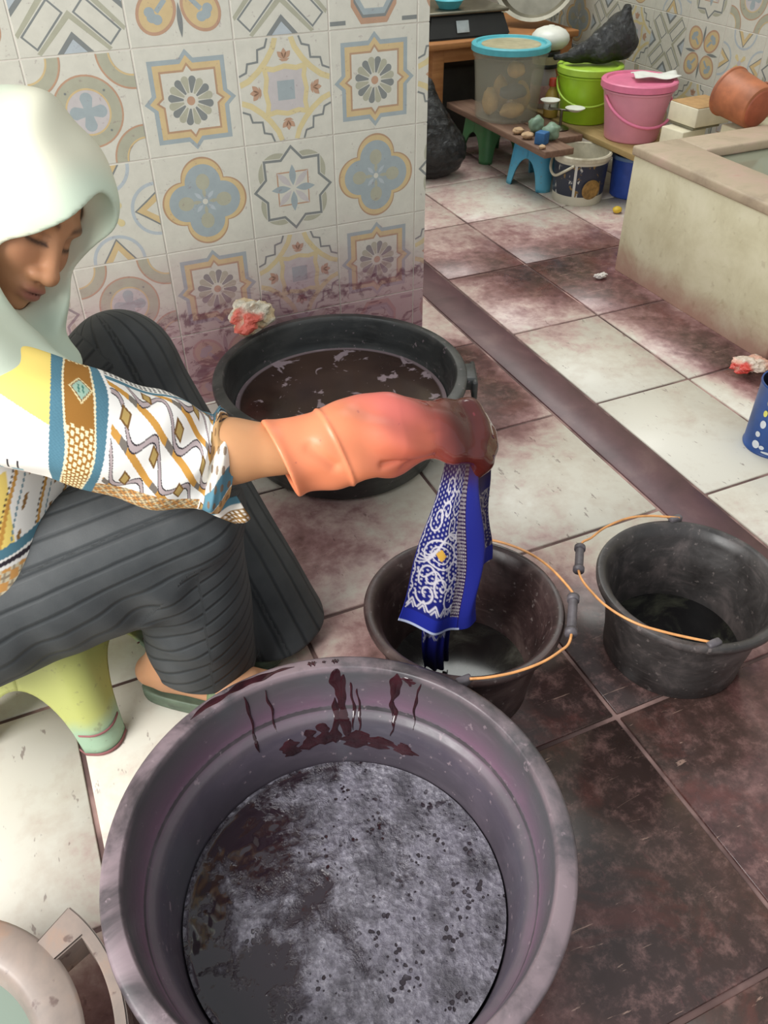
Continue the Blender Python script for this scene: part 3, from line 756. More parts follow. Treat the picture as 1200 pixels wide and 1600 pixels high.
# ------------------------------------------------------------------ the seated woman
HS = .92
HO = np.array([-.0033, 1.1325, .757], np.float32)            # head origin: level of the eyes, middle of the head
HE = np.array([.53839269, .64422918, -.54323299]); HU = np.array([.65696775, .08283865, .74935381]); HF = np.array([.52775627, -.76033317, -.37863807])
HM = np.stack([HE, HU, HF], 1).astype(np.float32)             # local (left, up, forward) -> world
def to_head(p): return ((p - HO) @ HM) / HS
def head_pt(q): return HO + HM @ (np.array(q, np.float32) * HS)

def head_sdf(q):
    mx = q.copy(); mx[:, 0] = np.abs(mx[:, 0])
    d = s_ell(q, (0, .030, -.012), (.072, .098, .094))
    d = smin(d, s_ell(q, (0, -.010, .020), (.062, .080, .066)), .03)
    d = smin(d, s_ell(q, (0, -.055, .032), (.050, .056, .054)), .03)
    d = smin(d, s_ell(q, (0, -.097, .066), (.020, .016, .020)), .022)       # chin
    d = smin(d, s_ell(mx, (.040, -.030, .054), (.024, .024, .024)), .025)   # cheeks
    d = smin(d, s_ell(mx, (.024, .022, .072), (.026, .009, .014)), .016)    # brow
    d = smax(d, -s_ell(mx, (.031, .001, .100), (.019, .013, .022)), .012)   # eye sockets
    d = smin(d, s_ell(mx, (.031, -.002, .0685), (.0145, .0125, .0125)), .004)  # lids over the eyes
    d = smin(d, s_cap(q, (0, .004, .082), (0, -.040, .100), .0085, .0115), .012)  # nose
    d = smin(d, s_ell(q, (0, -.0445, .1010), (.0142, .0115, .0120)), .008)
    d = smin(d, s_ell(mx, (.0145, -.0475, .0895), (.0100, .0090, .0120)), .006)
    d = smax(d, -s_ell(mx, (.0065, -.0565, .0955), (.0042, .0035, .0055)), .003)
    d = smin(d, s_ell(q, (0, -.070, .076), (.026, .018, .018)), .012)       # muzzle
    d = smin(d, s_ell(q, (0, -.0685, .0905), (.0220, .0070, .0095)), .005)  # upper lip
    d = smin(d, s_ell(q, (0, -.0795, .0885), (.0185, .0078, .0095)), .005)  # lower lip
    d = smax(d, -s_ell(q, (0, -.0740, .0985), (.0215, .0012, .0060)), .002)
    d = smin(d, s_ell(mx, (.072, -.012, -.005), (.010, .030, .018)), .006)  # ears
    return d * HS

SH_R = (-.125, .935, .625); EL_R = (.095, .880, .520); WR_R = (.30, .817, .512)
SH_L = (-.155, 1.235, .615); EL_L = (-.215, 1.31, .43); WR_L = (-.16, 1.17, .375)
RK = (.105, .932, .385); LK = (.095, 1.245, .455); RA = (.036, .948, .085); LA = (.178, 1.128, .085)
RH = (-.235, .985, .285); LH = (-.225, 1.145, .285)
# the gripping right hand: knuckles run from the little finger (near) to the index (far)
KN = np.array([.447, .806, .503]); LAT = np.array([.05, .83, .46]); LAT /= np.linalg.norm(LAT)
FL = [(.036, .022, .018), (.043, .027, .020), (.047, .029, .021), (.044, .027, .020)]
def finger_chain(i):
    k = KN + LAT * (i - 1.5) * .0195 + np.array([-.006 if i == 0 else 0, 0, -.004 if i == 0 else 0])
    l1, l2, l3 = FL[i]; dv = [np.array([.96, -.10 + .05 * i, -.20]), np.array([.50, .05, -.86]), np.array([-.35, .12, -.93])]
    P = [k]
    for L_, d in zip((l1, l2, l3), dv): P.append(P[-1] + d / np.linalg.norm(d) * L_)
    return P
THUMB = [np.array([.385, .838, .498]), np.array([.425, .852, .472]), np.array([.452, .838, .455]), np.array([.474, .822, .448])]
def hand_sdf(p, grow):
    d = s_cap(p, (.385, .813, .510), (.440, .806, .503), .030 + grow, .026 + grow)
    d = smin(d, s_cap(p, KN + LAT * -.026, KN + LAT * .027, .0135 + grow, .0135 + grow), .02)
    for i in range(4):
        C = finger_chain(i)
        for j in range(3): d = smin(d, s_cap(p, C[j], C[j + 1], (.0098, .0092, .0086)[j] + grow, (.0092, .0086, .0078)[j] + grow), .009 + 4 * max(0, grow))
    for j in range(3): d = smin(d, s_cap(p, THUMB[j], THUMB[j + 1], (.014, .011, .0098)[j] + grow, (.011, .0098, .009)[j] + grow), .008)
    return d
def left_hand_sdf(p):
    w0 = np.array(WR_L); d = s_cap(p, w0, w0 + [.03, -.06, -.012], .021, .026)
    for i in range(4):
        b = w0 + np.array([.052 - .012 * i, -.075 + .004 * i, -.012 - .012 * i]); m_ = b + np.array([.025, -.028, -.010]); e = m_ + np.array([.012, -.020, -.016])
        d = smin(d, s_cap(p, b, m_, .0088, .0082), .008); d = smin(d, s_cap(p, m_, e, .0082, .0072), .005)
    b = w0 + np.array([.03, -.02, .012]); d = smin(d, s_cap(p, b, b + [.035, -.022, .012], .011, .0085), .01)
    return d
FOOTD = {'R': (np.array(RA), np.array([.82, -.57, 0])), 'L': (np.array(LA), np.array([.10, -1.0, 0]))}
def foot_sdf(p, s):
    a, d_ = FOOTD[s]; d_ = d_ / np.linalg.norm(d_); n_ = np.array([-d_[1], d_[0], 0])
    base = np.array([a[0], a[1], 0])
    f = lambda l, z, o=0.0: base + d_ * l + n_ * o + np.array([0, 0, z])
    d = s_cap(p, f(-.030, .062), f(.0, .075), .027, .028)
    d = smin(d, s_cap(p, f(0, .085), f(.13, .052), .030, .019), .02)
    d = smin(d, s_cap(p, f(.0, .055), f(.13, .050, .02), .022, .018), .02); d = smin(d, s_cap(p, f(.0, .055), f(.12, .048, -.022), .022, .016), .02)
    for k, o in enumerate((.030, .014, .0, -.013, -.025)):
        d = smin(d, s_cap(p, f(.13 - .003 * k, .048, o), f(.175 - .009 * k, .044, o * 1.1), .010 if k else .012, .008 if k else .0105), .006)
    return d
def body_sdf(p):
    c = s_cap
    d = s_ell(p, (-.25, 1.065, .285), (.105, .150, .085))
    d = smin(d, c(p, (-.25, 1.065, .30), (-.20, 1.07, .46), .115, .100), .05)
    d = smin(d, s_ell(p, (-.165, 1.08, .55), (.105, .140, .115)), .06)
    d = smin(d, c(p, SH_R, SH_L, .052, .052), .05)
    d = smin(d, c(p, (-.125, 1.085, .64), head_pt((0, -.03, -.03)), .050, .048), .03)
    for S_, E_, W_ in ((SH_R, EL_R, WR_R), (SH_L, EL_L, WR_L)):
        d = smin(d, c(p, S_, E_, .046, .036), .03)
        M_ = [E_[i] + (W_[i] - E_[i]) * .35 for i in range(3)]
        d = smin(d, c(p, E_, M_, .036, .0375), .02); d = smin(d, c(p, M_, W_, .0375, .027), .02)
    d = smin(d, c(p, WR_R, (.385, .813, .510), .027, .028), .02)
    d = smin(d, c(p, RH, RK, .078, .054), .03); d = smin(d, c(p, LH, LK, .078, .054), .03)
    for K_, A_, s in ((RK, RA, 'R'), (LK, LA, 'L')):
        M_ = [K_[i] + (A_[i] - K_[i]) * .35 for i in range(3)]
        d = smin(d, c(p, K_, M_, .052, .050), .02); d = smin(d, c(p, M_, A_, .050, .031), .02)
        near = np.abs(p[:, 2] - .06) < .12; dd = np.full(len(p), 1.0, np.float32)
        if near.any(): dd[near] = foot_sdf(p[near], s)
        d = smin(d, dd, .02)
    q = to_head(p); near = (q * q).sum(1) < .20 ** 2; dd = np.sqrt((q * q).sum(1)) * HS - .1
    if near.any(): dd[near] = head_sdf(q[near])
    d = smin(d, dd, .018)
    near = p[:, 0] > .36; dd = np.full(len(p), 1.0, np.float32)
    if near.any(): dd[near] = hand_sdf(p[near], -.002)
    d = smin(d, dd, .012)
    near = (np.abs(p - np.array(WR_L, np.float32)) < .2).all(1); dd = np.full(len(p), 1.0, np.float32)
    if near.any(): dd[near] = left_hand_sdf(p[near])
    d = smin(d, dd, .012)
    return d
V, Q = surface(body_sdf, (-.42, .74, .01), (.56, 1.42, .93), .0032)
me = qmesh('person', V, Q)
base = np.array(lin(184, 136, 100)[:3]); c = np.tile(base, (len(V), 1))
q = to_head(V)
inface = (q[:, 2] > .02) & ((q * q).sum(1) < .16 ** 2)
ax = np.abs(q[:, 0])
def paint(mask, col):
    global c
    c = c * (1 - mask[:, None]) + np.array(lin(*col)[:3]) * mask[:, None]
paint(inface * 1.0, (186, 134, 98))
paint(inface * np.exp(-(((ax - .040) / .02) ** 2 + ((q[:, 1] + .03) / .02) ** 2)) * .35, (182, 120, 92))
lip = np.exp(-(np.abs(q[:, 0] / .0205) ** 4 + np.abs((q[:, 1] + .0745) / .0105) ** 4)) * (q[:, 2] > .07) * inface
paint(np.clip(lip * 1.3, 0, 1) * .8, (150, 88, 84))
paint(inface * np.exp(-(np.abs((q[:, 1] + .0742) / .0016) ** 2 + np.abs(q[:, 0] / .020) ** 6)) * (q[:, 2] > .07) * .8, (84, 44, 42))
bl = .0205 + .006 * np.sin(np.clip((ax - .012) / .038, 0, 1) * 2.4)
paint(inface * np.exp(-((q[:, 1] - bl) / .0048) ** 2) * sstep(ax, .010, .016) * (1 - sstep(ax, .044, .053)) * .85, (62, 44, 36))
ll = -.0075 - .0015 * np.cos((ax - .031) / .015 * 1.5)
em = (np.abs(ax - .031) < .0165) & inface & (q[:, 2] > .055)
paint(em * np.exp(-((q[:, 1] - ll) / .0034) ** 2) * .97, (30, 22, 20))
paint(em * np.exp(-(((q[:, 1] - .004) / .004) ** 2)) * .35, (110, 74, 54))
hair = inface & (q[:, 1] > .075)
paint(hair * .6, (60, 40, 30))
paint(sstep(V[:, 0], .02, .10) * (V[:, 2] > .3) * (V[:, 1] < .95) * .5, (206, 150, 100))       # forearm
setcol(me, c)
t = NT('skin'); n = t.noise(t.obj(), 60, 4); col = t.mix(t.math('MULTIPLY', n, .18), t.attr('col'), lin(150, 100, 76))
t.bump(t.noise(t.obj(), 400, 2), .06, .0006)
SKIN = t.fin(col, .48, spec=.35); t.b.inputs['Subsurface Weight'].default_value = .08; t.b.inputs['Subsurface Radius'].default_value = (.008, .003, .0015); t.b.inputs['Subsurface Scale'].default_value = .6
person = link('person', me, SKIN)
setp(person, 'person on a low stool in pale headscarf and printed blouse, holding up wet cloth', 'person')

# ---- headscarf
def hijab_sdf(p):
    q = to_head(p)
    d = s_ell(q, (0, .036, -.014), (.090, .116, .116))
    d = smin(d, s_ell(q, (0, .052, .052), (.078, .066, .084)), .04)           # stiff brim over the forehead
    d = smin(d, s_ell(q, (0, -.035, .020), (.088, .105, .094)), .03)
    d = smin(d, s_ell(q, (.020, -.095, .050), (.066, .062, .070)), .03)       # cloth drawn under the chin
    # face opening, deeper than the face
    qq = q.copy(); k_ = .80 + .75 * sstep(-q[:, 1], -.030, .075); qq[:, 0] = np.where(q[:, 0] < 0, q[:, 0] / k_, q[:, 0])
    hole = s_ell(qq, (-.004, -.010, .135), (.062, .100, .118)) * .8
    hole = np.minimum(hole, s_cap(qq, (-.004, .034, .045), (-.004, -.075, .045), .051, .046) * .8)
    d = d * HS
    c = s_cap(p, head_pt((0, -.09, -.01)), (-.125, 1.075, .645), .080, .085)
    c = smin(c, s_cap(p, (-.125, 1.06, .650), (-.110, .935, .632), .086, .078), .05)
    c = smin(c, s_cap(p, (-.125, 1.09, .650), (-.145, 1.22, .625), .086, .066), .05)
    c = smin(c, s_cap(p, (-.110, 1.05, .640), (-.035, 1.035, .565), .080, .070), .05)
    c = smin(c, s_cap(p, (-.12, .99, .63), (-.040, .915, .602), .078, .068), .05)
    cape_cut = -(p @ np.array([.30, -.30, .905], np.float32) - .235)          # the cape's slanting hem
    c = smax(c, cape_cut, .006)
    d = smin(d, c, .035)
    d = smax(d, -hole * HS, .006)
    crown = .0042 * np.sin(np.arctan2(q[:, 0], q[:, 1] + .02) * 7 + q[:, 2] * 22 + 1.5 * np.sin(q[:, 2] * 30)) * sstep(q[:, 1], .0, .06) * sstep(q[:, 2], .13, .05)
    fold = crown + .0030 * np.sin(q[:, 0] * 55 + q[:, 1] * 30 + 2 * np.sin(q[:, 1] * 20)) * sstep(q[:, 1], .02, -.08) + .0016 * vn(p, 38, 3)
    return d + fold * .9
V, Q = surface(hijab_sdf, (-.30, .82, .50), (.16, 1.36, .94), .0033)
me = qmesh('headscarf', V, Q)
n1 = vn(V, 22, 7); n2 = vn(V, 14, 9)
c = np.tile(np.array(lin(216, 213, 192)[:3]), (len(V), 1))
qh = to_head(V); paint(sstep(n1, -.2, .6) * .55, (186, 210, 190)); paint(sstep(n2, .0, .6) * .6, (220, 196, 178)); paint(sstep(qh[:, 2], .07, .12) * .55, (184, 212, 194)); paint(sstep(V[:, 2], .70, .62) * sstep(n2, -.5, .2) * .45, (180, 204, 188))
setcol(me, c)
t = NT('tie_dyed_cotton'); o = t.obj(); col = t.attr('col'); wv = t.noise(o, 700, 2); t.bump(wv, .12, .0006)
HIJ = t.fin(col, .85, spec=.15); t.b.inputs['Subsurface Weight'].default_value = 0.0
hj = link('headscarf', me, HIJ, person); hj['label'] = 'pale mint and cream tie-dyed headscarf'

# ---- wide ribbed trousers
SEG = [(RH, RK, .108, .086), (RK, (.092, .962, .03), .080, .088), (LH, LK, .098, .082), (LK, (.220, 1.028, -.01), .084, .112)]
def trouser_sdf(p):
    def leg(a, b, ra, rb): return s_cap(p, a, b, ra, rb)
    r = smin(leg(*SEG[0]), leg(*SEG[1]), .012)
    r = smin(r, s_cap(p, (.02, .950, .27), (.09, .945, .30), .040, .045), .03)      # cloth bunched behind the knee
    l = smin(leg(*SEG[2]), leg(*SEG[3]), .02)
    r = smin(r, s_cap(p, (-.22, .965, .255), (.03, .935, .295), .088, .070), .04)      # slack of the wide leg sagging below the thigh
    r = smin(r, s_cap(p, (.050, .876, .318), (.134, .872, .378), .014, .022), .024)       # raised fold at the knee
    r = smin(r, s_cap(p, (.024, .884, .258), (.078, .874, .322), .014, .012), .018)
    hip = s_ell(p, (-.25, 1.065, .285), (.135, .185, .105))
    # drape spanning the lap
    lap = s_cap(p, (-.20, 1.05, .27), (-.08, 1.07, .29), .085, .06)
    r = smax(r, -(p[:, 2] - .072 + .18 * (p[:, 0] - .03)), .008); l = smax(l, -(p[:, 2] - .030), .006)
    d = smin(smin(r, l, .015), smin(hip, lap, .05), .06)
    d = smax(d, .2025 - p[:, 2] + 4 * np.clip(p[:, 0] + .03, 0, None), .006) if False else d
    floor_z = .2045 - .055 * sstep(p[:, 1], .945, .905)
    d = np.where(p[:, 0] < -.02, smax(d, floor_z - p[:, 2], .02), d)
    # creases fanning from the knee and hip
    w1 = np.sin((p[:, 0] * 60 + p[:, 2] * 25)) * np.exp(-((p[:, 0] - .02) / .09) ** 2 - ((p[:, 2] - .29) / .05) ** 2)
    w2 = vn(p * np.array([1, 1, .6], np.float32), 30, 5)
    w3 = np.sin(p[:, 0] * 70 + p[:, 2] * 14) * np.exp(-((p[:, 0] + .11) / .07) ** 2 - ((p[:, 2] - .27) / .05) ** 2)
    w4 = np.sin(p[:, 2] * 85 + p[:, 0] * 45) * np.exp(-((p[:, 0] - .05) / .06) ** 2 - ((p[:, 2] - .17) / .07) ** 2 - ((p[:, 1] - .88) / .06) ** 2)
    d = d + .006 * w1 + .0026 * w2 + .005 * w3 + .0030 * w4
    # hollow hems so that the cloth is a sheet round the ankles
    h1 = s_cap(p, (.092, .962, .0), (.095, .952, .17), .078, .058); h2 = s_cap(p, (.220, 1.030, -.03), (.180, 1.10, .13), .098, .070)
    return smax(d, -np.minimum(h1, h2), .004)
V, Q = surface(trouser_sdf, (-.42, .82, .03), (.36, 1.36, .56), .0036)
me = qmesh('trousers', V, Q)
best = None; rib = np.zeros(len(V))
for a, b, ra, rb in SEG:
    a = np.array(a, np.float32); b = np.array(b, np.float32); ax_ = (b - a) / np.linalg.norm(b - a)
    dd = s_cap(V, a, b, ra, rb)
    u = np.cross(ax_, [0, -.75, .66]); u /= np.linalg.norm(u); v_ = np.cross(ax_, u); w_ = V - a
    ang = np.arctan2(w_ @ u, w_ @ v_) * .085
    if a[0] == np.float32(RK[0]): ang = (w_ @ ax_) * 1.0 + np.arctan2(w_ @ u, w_ @ v_) * .035       # ribs pulled round the bunched calf
    if best is None: best = dd; rib = ang
    else:
        k = dd < best; best = np.where(k, dd, best); rib = np.where(k, ang, rib)
setval(me, rib, 'rib')
t = NT('ribbed_charcoal_knit'); o = t.obj(); rv = t.attr('rib', 'Fac'); n = t.noise(o, 14, 4)
ph = t.math('FRACT', t.math('MULTIPLY', t.math('ADD', rv, t.math('MULTIPLY', n, .003)), 36.0))
groove = t.rng(t.math('ABSOLUTE', t.math('SUBTRACT', ph, .5)), .0, .17)
hgt = t.math('ADD', t.math('MULTIPLY', groove, 1.0), t.math('MULTIPLY', t.noise(o, 500, 2), .10)); t.bump(hgt, .45, .003)
col = t.ramp(n, [(.3, lin(54, 57, 59)), (.7, lin(72, 74, 75))]); col = t.mix(groove, lin(44, 47, 49), col)
TRO = t.fin(col, .62, spec=.3)
tr_o = link('trousers', me, TRO, person); tr_o['label'] = 'wide charcoal trousers with fine ribs'

# ---- blouse: torso and sleeves, with the print drawn on the cloth
CF = np.array([-.05, -.80, .60])
def loft(path, ra, rb, ns, nt, face=CF, wr=None, pw=2.0):
    P = catmull(path, ns); T = np.gradient(P, axis=0); T /= np.linalg.norm(T, axis=1)[:, None]
    s = np.linspace(0, 1, ns); al_ = np.r_[0, np.cumsum(np.linalg.norm(np.diff(P, axis=0), axis=1))]; sa_ = al_ / al_[-1]; RA_ = np.interp(s, np.linspace(0, 1, len(ra)), ra); RB_ = np.interp(s, np.linspace(0, 1, len(rb)), rb)
    k = np.ones(9) / 9; RA_ = np.convolve(np.pad(RA_, 4, 'edge'), k, 'valid'); RB_ = np.convolve(np.pad(RB_, 4, 'edge'), k, 'valid')
    th = np.linspace(-PI, PI, nt, endpoint=False)
    N1 = face - T * (T @ face)[:, None]; N1 /= np.linalg.norm(N1, axis=1)[:, None]; N2 = np.cross(T, N1)
    S_, TH = np.meshgrid(s, th, indexing='ij')
    w_ = wr(S_, TH) if wr else 0
    Vv = P[:, None] + np.cos(TH)[..., None] * N1[:, None] * (RA_[:, None] + w_)[..., None] + np.sin(TH)[..., None] * N2[:, None] * (RB_[:, None] + w_)[..., None]
    Vv = Vv.transpose(1, 0, 2)
    S_ = np.repeat(sa_[:, None], nt, 1)
    return Vv.reshape(-1, 3), gridfaces(nt, ns, True), S_.T.ravel(), (TH.T / PI).ravel()
WHITE = (236, 232, 226); TEAL = (84, 124, 140); GOLD = (198, 146, 72); YEL = (236, 208, 116); BRN = (150, 104, 48); MAUV = (176, 160, 160); INK = (56, 50, 56)
def sleeve_wr(s, th):
    t_ = th / PI
    w_ = .0030 * np.sin(s * 26 + 3 * t_ + 2 * np.sin(t_ * 5)) * sstep(s, .35, .6) + .0022 * np.sin(t_ * 17 + s * 9)
    w_ += .011 * sstep(s, .86, .92) * (1 - sstep(s, .95, 1.0)) + .0022 * np.sin(s * 55 + t_ * 11) * sstep(s, .80, .9)
    return w_
def sleeve_print(s, t_):
    """t_ < 0 is the upper edge seen from the front, > 0 the lower"""
    global c
    c = np.tile(np.array(lin(*WHITE)[:3]), (len(s), 1)); T_ = t_
    L = s - .10 * T_
    L = np.interp(L, [-.2, .400, .435, .500, .532, 1.2], [.03, .335, .415, .545, .625, 1.30])
    paint(((L < .335) & (T_ < .06 + (L - .335) * 1.6) & (T_ > -.75)) * 1.0, YEL)
    band = (L > .335) & (L < .625); paint(band * 1.0, TEAL)
    tex = ((np.floor(s * 190) + np.floor(T_ * 120)) % 2) > 0; paint((band & tex) * .25, (60, 92, 110))
    br = (L > .415 + .012 * np.sin(T_ * 9)) & (L < .545 + .012 * np.sin(T_ * 9)); ed = (L > .405 + .012 * np.sin(T_ * 9)) & (L < .555 + .012 * np.sin(T_ * 9))
    paint(ed * 1.0, (226, 214, 180)); paint(br * 1.0, BRN)
    x = (L - .48) / .05; y = (T_ + .18) / .085; dm = np.abs(x) + np.abs(y)
    paint((dm < 1.05) * 1.0, (220, 206, 160)); paint((dm < .9) * 1.0, (120, 84, 52)); paint((dm < .78) * 1.0, (150, 176, 158)); paint(((np.abs(x) < .25) & (np.abs(y) < .3) & (np.abs(np.abs(x) - .18) < .07)) * 1.0, (60, 110, 100))
    gx = (L * 46) % 1 - .5; gy = (T_ * 22 + .5 * (np.floor(L * 46) % 2)) % 1 - .5
    paint((br & (T_ > .02) & (np.maximum(np.abs(gx), np.abs(gy)) < .33)) * 1.0, (240, 226, 180)); paint((br & (T_ < -.42) & (np.maximum(np.abs(gx), np.abs(gy)) < .33)) * 1.0, (240, 226, 180))
    # golden diagonals and grey ribbons towards the cuff
    rg = (L > .635) & (s < .93)
    u = (s - .57) * 3.3; v_ = T_ * 1.0
    ph = (v_ - u * .42) * 3.9; f = ph % 1
    paint((rg & (f < .20)) * 1.0, GOLD); paint((rg & (f < .20) & ((u * 2.1) % 1 < .18)) * 1.0, (120, 112, 104))
    wv = ((v_ - u * .42 - .085 * np.sin(u * 13)) * 3.9 + .45) % 1
    paint((rg & (wv < .18)) * 1.0, MAUV); paint((rg & ((wv < .024) | (np.abs(wv - .18) < .02) | (wv > .985))) * 1.0, INK)
    sx = (u * 2.6 + .5 * (np.floor(ph) % 2)) % 1 - .5; sy = f - .60
    paint((rg & (np.abs(sx) < .13) & (np.abs(sy) < .17)) * 1.0, (120, 88, 50)); paint((rg & (np.abs(sx) < .09) & (np.abs(sy) < .12)) * 1.0, (178, 150, 92))
    top = rg & (T_ < -.36); paint(top * 1.0, (238, 234, 226)); paint((rg & (np.abs(T_ + .37) < .022)) * 1.0, TEAL)
    paint((top & (T_ < -.40) & (((s * 60) % 1 - .5) ** 2 + ((T_ * 30) % 1 - .5) ** 2 < .11)) * 1.0, INK)
    mo = (T_ > .30 + .25 * np.clip(.75 - s, 0, 1)) & (L > .62) & (s < .90); paint(mo * 1.0, (206, 188, 150))
    ck = (np.floor(s * 42) + np.floor(T_ * 22)) % 2; paint((mo & (ck > 0)) * 1.0, (198, 142, 80)); paint((mo & ((np.abs((s * 42) % 1 - .5) < .16) ^ (np.abs((T_ * 22) % 1 - .5) < .16))) * .7, (120, 96, 74))
    cu = s > .915; paint(cu * 1.0, (226, 220, 208)); paint((cu & (np.sin(T_ * 9 + s * 30) > .35)) * 1.0, (178, 140, 96)); paint((cu & (np.sin(T_ * 9 + s * 30 + 2.2) > .6)) * 1.0, TEAL)
    paint((cu & (T_ < -.25) & ((s * 80 + T_ * 22) % 1 < .42)) * 1.0, (50, 48, 52)); paint((cu & (np.abs(np.sin(T_ * 26) * np.sin(s * 160)) > .72)) * .8, (120, 90, 60))
    # lower shoulder: dark bars and teal blocks
    sh = (L < .30) & (T_ > .30); paint((sh & ((s * 40) % 1 < .2) & (T_ < .42)) * 1.0, INK); paint((sh & (T_ > .42) & (T_ < .5) & ((s * 18) % 1 < .6)) * 1.0, (150, 180, 190)); paint((sh & (np.abs(T_ - .53) < .012)) * 1.0, (150, 110, 110))
    return c
Vs, Fs, ss, tt = loft([(-.145, .960, .632), (-.085, .918, .622), (-.010, .888, .592), (.070, .878, .541), (.125, .872, .508), (.168, .860, .496)], [.070, .068, .064, .066, .062, .046], [.074, .072, .066, .070, .064, .047], 480, 400, wr=sleeve_wr)
cs = sleeve_print(ss, tt)
# turned-back inside of the cuff
Vi, Fi, si, ti = loft([(.168, .860, .496), (.160, .863, .499), (.135, .870, .505)], [.046, .040, .036], [.047, .041, .037], 20, 400, wr=None)
ci = np.tile(np.array(lin(206, 204, 198)[:3]), (len(Vi), 1))
# hanging corner of the cuff
# left sleeve
Vl, Fl, sl_, tl_ = loft([SH_L, (-.19, 1.285, .52), EL_L, (-.195, 1.25, .40), (-.175, 1.20, .38)], [.062, .060, .058, .052, .046], [.062, .060, .058, .052, .046], 120, 100, face=np.array([0, 1, .3]), wr=sleeve_wr)
cl_ = sleeve_print(sl_, tl_)
# torso
def torso_wr(s, th): return .006 * np.sin(th * 7 + s * 5) * sstep(s, .2, .9) + .004 * np.sin(s * 22 + th * 3)
def torso_print(s, t_, V_):
    global c
    c = np.tile(np.array(lin(*WHITE)[:3]), (len(s), 1)); z = V_[:, 2]; h = V_[:, 0] * .4 + V_[:, 1] * -.1
    k = z + .5 * (V_[:, 0] + .1)
    paint(((z > .43) & (z < .52) & (np.sin(t_ * 14 + .6) > .1)) * 1.0, YEL)
    up_ = (z > .43); g1 = (t_ * 9 + z * 7) % 1; paint((up_ & (g1 < .10)) * 1.0, GOLD); paint((up_ & (np.abs(g1 - .14) < .012)) * 1.0, INK); paint((up_ & (np.abs(g1 - .62) < .05) & ((z * 26) % 1 < .45)) * 1.0, (140, 104, 62)); paint((up_ & (np.abs(g1 - .80) < .018)) * 1.0, TEAL)
    paint(((np.abs(z - .425) < .006)) * 1.0, TEAL); paint((np.abs(z - .413) < .003) * 1.0, INK)
    mo = (z > .33) & (z < .405); paint(mo * 1.0, (208, 196, 168)); ck = (np.floor(z * 75) + np.floor(t_ * 52)) % 2
    paint((mo & (ck > 0)) * 1.0, (204, 150, 88)); paint((mo & (ck < 1) & ((np.abs((z * 75) % 1 - .5) < .14) | (np.abs((t_ * 52) % 1 - .5) < .14))) * .8, (130, 112, 92))
    paint((np.abs(z - .322) < .005) * 1.0, GOLD)
    dt = (z > .262) & (z < .300); paint((dt & (((z * 95) % 1 - .5) ** 2 + ((t_ * 62) % 1 - .5) ** 2 < .09)) * 1.0, INK); paint((np.abs(z - .306) < .005) * 1.0, TEAL); paint((np.abs(z - .255) < .004) * 1.0, TEAL)
    lo = z < .248; f = (z * 42 + .5 * np.sin(t_ * 16)) % 1; paint((lo & (f < .22)) * 1.0, GOLD); paint((lo & (np.abs(f - .5) < .06)) * 1.0, INK)
    dmx = np.abs(((t_ * 30) % 1) - .5) * 2 + np.abs((z - .315) / .01); 
    paint((dmx < .8) * (np.abs(z - .315) < .01) * 1.0, (150, 84, 84))
    return c
Vt, Ft, st, tt2 = loft([(-.13, 1.075, .665), (-.150, 1.078, .60), (-.165, 1.07, .52), (-.190, 1.06, .42), (-.232, 1.045, .33), (-.262, 1.018, .262)], [.05, .12, .160, .180, .182, .186], [.09, .165, .165, .172, .180, .180], 300, 420, face=np.array([0.35, -.93, 0.0]), wr=torso_wr)
ct = torso_print(st, tt2, Vt)
def solid(name, V_, F_, cols, mat, parent, th=.0016):
    me_ = qmesh(name, V_, F_); setcol(me_, cols); o_ = link(name, me_, mat, parent)
    sd = o_.modifiers.new('thickness', 'SOLIDIFY'); sd.thickness = th; sd.offset = -1; return o_
t = NT('printed_cotton'); o = t.obj(); t.bump(t.noise(o, 600, 2), .1, .0006); PRN = t.fin(t.attr('col'), .8, spec=.15)
bl_o = solid('blouse', Vt, Ft, ct, PRN, person); bl_o['label'] = 'white blouse with gold, teal and brown geometric print'
sr = solid('sleeve', np.vstack([Vs, Vi]), np.vstack([Fs, Fi + len(Vs)]), np.vstack([cs, ci]), PRN, bl_o); sr['label'] = 'pushed-up right sleeve with a teal and brown band'
solid('sleeve', Vl, Fl, cl_, PRN, bl_o)
# the cuff's loose corner
uu, vv = np.meshgrid(np.linspace(0, 1, 22), np.linspace(0, 1, 22), indexing='ij')
A_ = np.array([.120, .828, .462]); B_ = np.array([.163, .830, .468]); C_ = np.array([.155, .824, .428])
Vc = (A_ + (B_ - A_) * uu[..., None] * (1 - .55 * vv[..., None]) + (C_ - A_) * vv[..., None] + np.array([0, -1, .3]) * (.004 * np.sin(uu * 6 + vv * 4))[..., None]).reshape(-1, 3)
c = np.tile(np.array(lin(226, 220, 210)[:3]), (len(Vc), 1)); paint(((vv > .45) & (np.abs(np.sin(uu * 16) * np.sin(vv * 20)) < .6)).ravel() * 1.0, (138, 104, 60)); paint((vv < .25).ravel() * 1.0, TEAL)
solid('cuff_corner', Vc, gridfaces(22, 22), c, PRN, bl_o)

